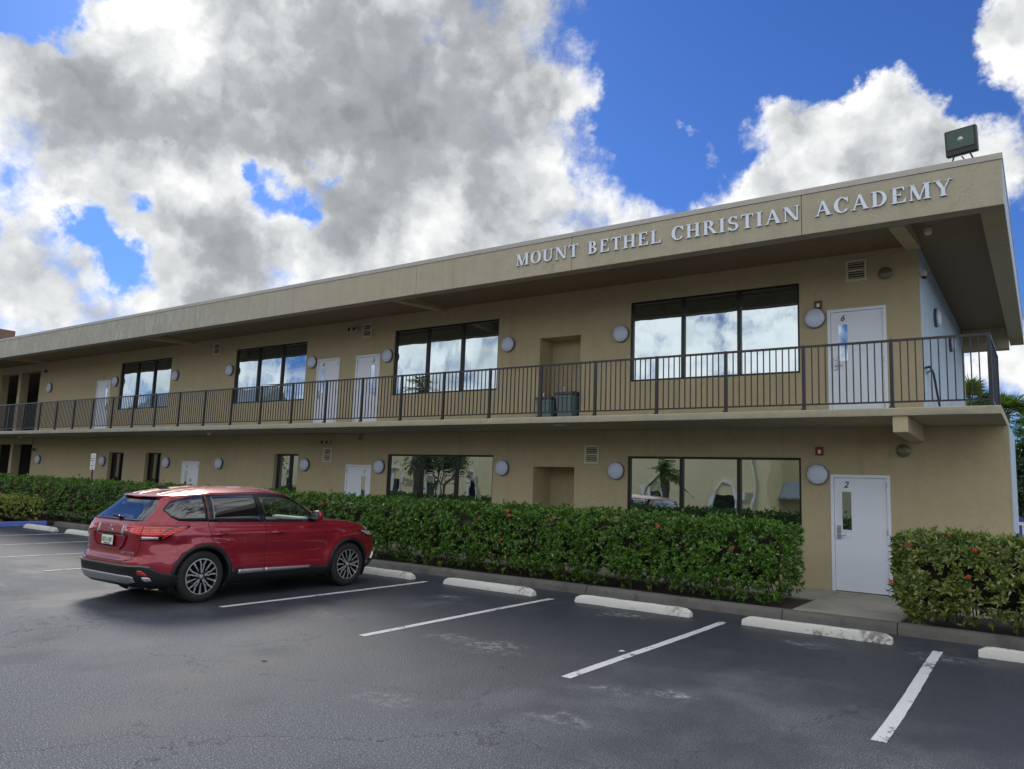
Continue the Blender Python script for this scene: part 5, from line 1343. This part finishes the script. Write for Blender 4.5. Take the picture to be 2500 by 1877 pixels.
hedge(-26.5, -22.25, -7.2, -3.35, .80, .80, 'low yellowish green hedge on the island by the blue kerb', 70, .075, 'leafy', 33, density_fn=lambda x: 1.)

def branch_tree(name, loc, h, crown_r, label, mtl, seed, nleaf, L, trunk_r=.12, stems=1, crown_z=.62, squash=.8, kind='tree', per=5):
    random.seed(seed)
    r = empty(name, loc, label, kind); b = MB(); tips = []
    def grow(p, d, ln, rad_, lv):
        q = p+d*ln; mid = p.lerp(q, .5)+Vector((random.gauss(0, 1), random.gauss(0, 1), 0))*ln*.06
        b.tube([p, mid, q], [rad_, rad_*.85, rad_*.65], 7 if lv < 2 else 5, cap=False)
        if lv >= 3 or ln < .3: tips.append(q); tips.append(mid); return
        for _ in range(random.choice((2, 3, 3))):
            nd = (d+Vector((random.gauss(0, .55), random.gauss(0, .55), random.gauss(.1, .3)))).normalized(); grow(q, nd, ln*random.uniform(.6, .8), rad_*.6, lv+1)
    for s in range(stems):
        a = 6.28*s/stems; d = Vector((math.cos(a)*.25*(stems > 1), math.sin(a)*.25*(stems > 1), 1)).normalized()
        grow(Vector((math.cos(a)*.15*(stems > 1), math.sin(a)*.15*(stems > 1), -.1)), d, h*.36, trunk_r, 0)
    b.build('trunk', 'wood', r, fix=False, smooth=60)
    P = []; A = []; cz = h*crown_z
    cl = [Vector((random.gauss(0, crown_r*.5), random.gauss(0, crown_r*.5), cz+random.gauss(0, crown_r*squash*.45))) for _ in range(26)]+tips
    for _ in range(nleaf):
        c0 = random.choice(cl); d = Vector((random.gauss(0, 1), random.gauss(0, 1), random.gauss(0, .8)))
        p = c0+d*crown_r*.17; P.append(tuple(p)); dd = (p-Vector((0, 0, cz))).normalized()+Vector((0, 0, .4)); A.append(tuple(dd+Vector((random.gauss(0, .5),)*3)))
    leaves_obj('crown', np.array(P), np.array(A), rng.uniform(.7, 1.3, len(P))*L, mtl, r, per=per)
    random.seed(seed+1); return r
def palm(loc, h, label, seed, fronds=26, fan=False, fl=1.9, tr=.16, droop=1.):
    random.seed(seed); r = empty('palm_tree', loc, label, 'palm'); b = MB()
    lean = Vector((random.gauss(0, .05), random.gauss(0, .05), 0)); pts = [Vector((0, 0, -.1))+lean*(t*t)*h+Vector((0, 0, t*h)) for t in np.linspace(0, 1, 10)]
    b.tube(pts, [tr*(1.25-.35*t)*(1+.05*(i % 2)) for i, t in enumerate(np.linspace(0, 1, 10))], 12, cap=False); b.build('trunk', 'wood', r, fix=False, smooth=60)
    top = pts[-1]; b = MB()
    for k in range(fronds):
        az = 6.283*random.random(); el = random.uniform(-.5, 1.35); d = Vector((math.cos(az)*math.cos(el), math.sin(az)*math.cos(el), math.sin(el)))
        side = d.cross(Vector((0, 0, 1))).normalized(); l = fl*random.uniform(.75, 1.1)
        if fan:
            hub = top+d*l*.42; b.tube([top, hub], [.018, .01], 4, cap=False)
            for q in range(34):
                a = -1.75+3.5*q/33; dd = (d*math.cos(a)+side*math.sin(a)+Vector((0, 0, random.gauss(0, .06)))).normalized(); e = l*.62*random.uniform(.85, 1.05)*(1-.25*abs(a)/1.75)
                n_ = dd.cross(side.cross(d)).normalized()*.020; m1 = hub+dd*e*.5; tip = hub+dd*e+Vector((0, 0, -.22*e*random.uniform(.5, 1.3)))
                b.add([hub, m1+n_, tip, m1-n_], [(0, 1, 2, 3)])
        else:
            prev = top
            for q in range(1, 15):
                t = q/14; p = top+d*l*t+Vector((0, 0, -droop*l*.55*t*t)); b.tube([prev, p], .012*(1-.7*t), 4, cap=False)
                for s in (-1, 1):
                    for e2 in (0, .5):
                        pp = prev.lerp(p, e2); ll = l*.34*math.sin(math.pi*(.15+.8*t)); tip = pp+side*s*ll*.8+d*ll*.45+Vector((0, 0, -ll*.45*random.uniform(.6, 1.3))); nn_ = d*.022
                        b.add([pp-nn_, pp.lerp(tip, .5)-nn_+Vector((0, 0, .02)), tip, pp.lerp(tip, .5)+nn_, pp+nn_], [(0, 1, 2, 3, 4)])
                prev = p
    b.build('crown', 'palmleaf', r, fix=False); return r
# behind the building, right edge of the frame
palm((1.45, 15.6, 0), 5.0, 'fan palm seen through the balcony railing at the right', 5, fronds=34, fan=True, fl=1.25)
palm((1.98, 17., 0), 4.95, 'fan palm just right of the railing corner against the sky', 8, fronds=34, fan=True, fl=1.25)
palm((3.1, 20.5, 0), 4.3, 'dark distant palm above the trees at the right edge', 9, fronds=28, fan=True, fl=1.5)
branch_tree('tree', (3.3, 22.5, 0), 4.3, 1.7, 'dense dark green tree at the right edge beside the building', 'darkleaf', 12, 16000, .20, .16, 1, .52, 1.1)
branch_tree('tree', (4.6, 31, 0), 5.2, 2.6, 'dark tree farther back at the right edge', 'darkleaf', 13, 4500, .2, .18)
branch_tree('shrub', (2.9, 20.0, 0), 2.7, 1.2, 'dark green shrub below the tree at the right edge', 'darkleaf', 15, 5500, .14, .06, 3, .5, .7, 'shrub')
# white pool fence and blue canvas at the right edge
r = empty('white_fence', (2.2, 16.5, 0), 'white slatted fence far behind the right corner of the building', 'fence')
for k in range(5):
    b = MB(); b.box(k*1.4-.05, k*1.4+.05, -.05, .05, 0, 1.45); b.build('post', 'whitetrim', r)
b = MB(); b.box(0, 5.6, -.02, .02, 1.02, 1.12); b.box(0, 5.6, -.02, .02, .2, .3)
for k in range(40): b.box(.1+k*.14, .15+k*.14, -.012, .012, .301, 1.019)
b.build('fence_panel', 'whitetrim', r)
b = MB(); b.box(2.0, 4.4, 18.6, 19.2, .1, 1.05); b.prism([(1.9, 1.06), (4.5, 1.06), (4.2, 1.25), (2.2, 1.25)], 18.5, 19.3, 'y')
tag(b.build('canvas_cover', 'blue'), 'bright blue canvas cover behind the white fence', 'cover')
# reddish roof structure at the far left above the roof line
b = MB(); b.box(-51, -48.1, 3.2, 5, 6.1, 9.3); b.box(-51, -47.9, 3.1, 5.1, 9.301, 9.9); tag(b.build('roof_turret', stucco('brown_stucco', (.20, .12, .10))), 'brown block on the roof at the far left edge', 'turret')

# ================================================================== ACROSS THE CAR PARK (seen mirrored in the glass)
OB = empty('cream_building', (-30, -34, 0), 'sunlit cream building across the car park mirrored in the lower windows', 'building')
o0 = Vector((-30, -34, 0))
def cb_(b, name, mt_, **k):
    b.v = [(v[0]-o0.x, v[1]-o0.y, v[2]-o0.z) for v in b.v]; return b.build(name, mt_, OB, **k)
b = MB(); b.box(-66, -10.58, -46, -32, -.1, 7.4); cb_(b, 'wall', 'cream')
b = MB(); b.box(-10.579, 12, -46, -35, -.1, 7.0); cb_(b, 'wall', 'cream')
b = MB(); b.box(-66.2, -10.4, -46.2, -31.8, 7.401, 7.7); b.box(-10.39, 12.2, -46.2, -34.8, 7.001, 7.3); cb_(b, 'parapet', 'whitetrim')
def arch_window(cx, w, zh, zt_, y, kind='plain'):
    f = MB(); n_ = 18; out = []; inn = []
    for k in range(n_+1):
        th = math.pi*k/n_
        out.append((cx+(w/2+.14)*math.cos(th), zh+(zt_-zh+.14)*math.sin(th)*(1+(.12*abs(math.cos(3*th)) if kind == 'lobed' else 0)))); inn.append((cx+(w/2)*math.cos(th), zh+(zt_-zh)*math.sin(th)*(1+(.12*abs(math.cos(3*th)) if kind == 'lobed' else 0))))
    out = [(cx+w/2+.14, .4)]+out+[(cx-w/2-.14, .4)]; inn = [(cx+w/2, .4)]+inn+[(cx-w/2, .4)]
    for i in range(len(out)-1):
        q = [inn[i], out[i], out[i+1], inn[i+1]]; f.prism(q, y, y+.10, 'y')
    fr = cb_(f, 'window', 'whitetrim'); g_ = MB(); g_.box(cx-w/2+.001, cx+w/2-.001, y+.005, y+.02, .5, zh-.3); g_.v = [(v[0]-o0.x, v[1]-o0.y, v[2]) for v in g_.v]; g_.build('pane', 'paneD', fr)
arch_window(-18.0, .8, 1.95, 2.3, -32+.002); arch_window(-12.9, 1.35, 1.9, 2.35, -32+.002, 'lobed'); arch_window(-37.2, .8, 2.0, 2.4, -32+.002); arch_window(-33.1, .9, 2.2, 2.6, -32+.002); arch_window(-41.8, 1.0, 2.2, 2.8, -32+.002)
for x in (-24, -28, -46, -50, -55, -60): arch_window(x, 1.0, 2.1, 2.6, -32+.002)
b = MB(); b.tube([(-11.56, -31.93, 0), (-11.56, -31.93, 7.2)], .05, 8); b.box(-12.2, -11.85, -32, -31.8, 1.4, 1.9); b.box(-40.85, -40.5, -32, -31.85, 1.6, 2.1); b.box(-19.15, -18.85, -31.999, -31.9, .2, 1.95); cb_(b, 'downpipe', 'whitetrim')
b = MB(); b.prism([(-34.99, 2.55), (-34.99, 2.0), (-33.7, 1.5), (-33.7, 1.62)], -11.0+.5, -8.2, 'x'); cb_(b, 'awning', wobble(mat('awning_cloth', (.45, .5, .55), .8), 5, .1))
b = MB(); b.prism([(-24.6, 7.71), (-16, 7.71), (-16, 8.0), (-17.7, 8.75), (-19.5, 8.75), (-24.6, 8.0)], -43, -38, 'y'); cb_(b, 'roof', wobble(mat('brown_roof', (.22, .12, .08), .8), 5, .2))
# big dark-roofed hall farther left
HB = empty('grey_hall', (-84, -36, 0), 'large building with a pale grey sloping roof far across the car park', 'building')
b = MB(); b.v = []; b.box(-12, 14, -12, 2, -.1, 6.0); b.build('wall', 'cream', HB)
b = MB(); b.prism([(3.5, 6.05), (3.5, 6.4), (-5, 12.2), (-13, 6.4), (-13, 6.05)], -13, 15, 'x'); b.build('roof', wobble(mat('grey_roof', (.22, .27, .28), .6), 4, .15), HB)
palm((-12.95, -22, 0), 2.75, 'small feathery palm by the cream building', 31, fronds=24, fl=1.5, tr=.13)
palm((-34.1, -26, 0), 8.5, 'tall thick trunked palm by the cream building', 32, fronds=22, fl=2.2, tr=.26)
branch_tree('tree', (-29.3, -24, 0), 4.6, 1.9, 'small airy multi stemmed tree by the cream building', 'treeleaf', 41, 3600, .12, .10, 3, .68)
branch_tree('tree', (-3.3, -25, 0), 5.2, 1.3, 'slender tree by the awning of the cream building', 'treeleaf', 42, 2200, .12, .16, 1, .8)
branch_tree('tree', (-50, -24, 0), 5.5, 2.6, 'bushy tree farther along the cream building', 'treeleaf', 43, 3200, .18, .14, 2, .6)
# the rest of the hall's bays: a strip of planting in front of the cream building
b = MB(); b.box(-66, 12, -31.8, -27.02, -.05, .10); tag(b.build('verge', gm), 'grass strip in front of the cream building', kind='structure')
for o in bpy.data.objects:
    if o.parent is None and o.type in ('MESH', 'EMPTY') and 'category' not in o and 'kind' not in o: print('UNTAGGED', o.name)
print('objects', len(bpy.data.objects), 'tris', sum(len(o.data.polygons) for o in bpy.data.objects if o.type == 'MESH'))
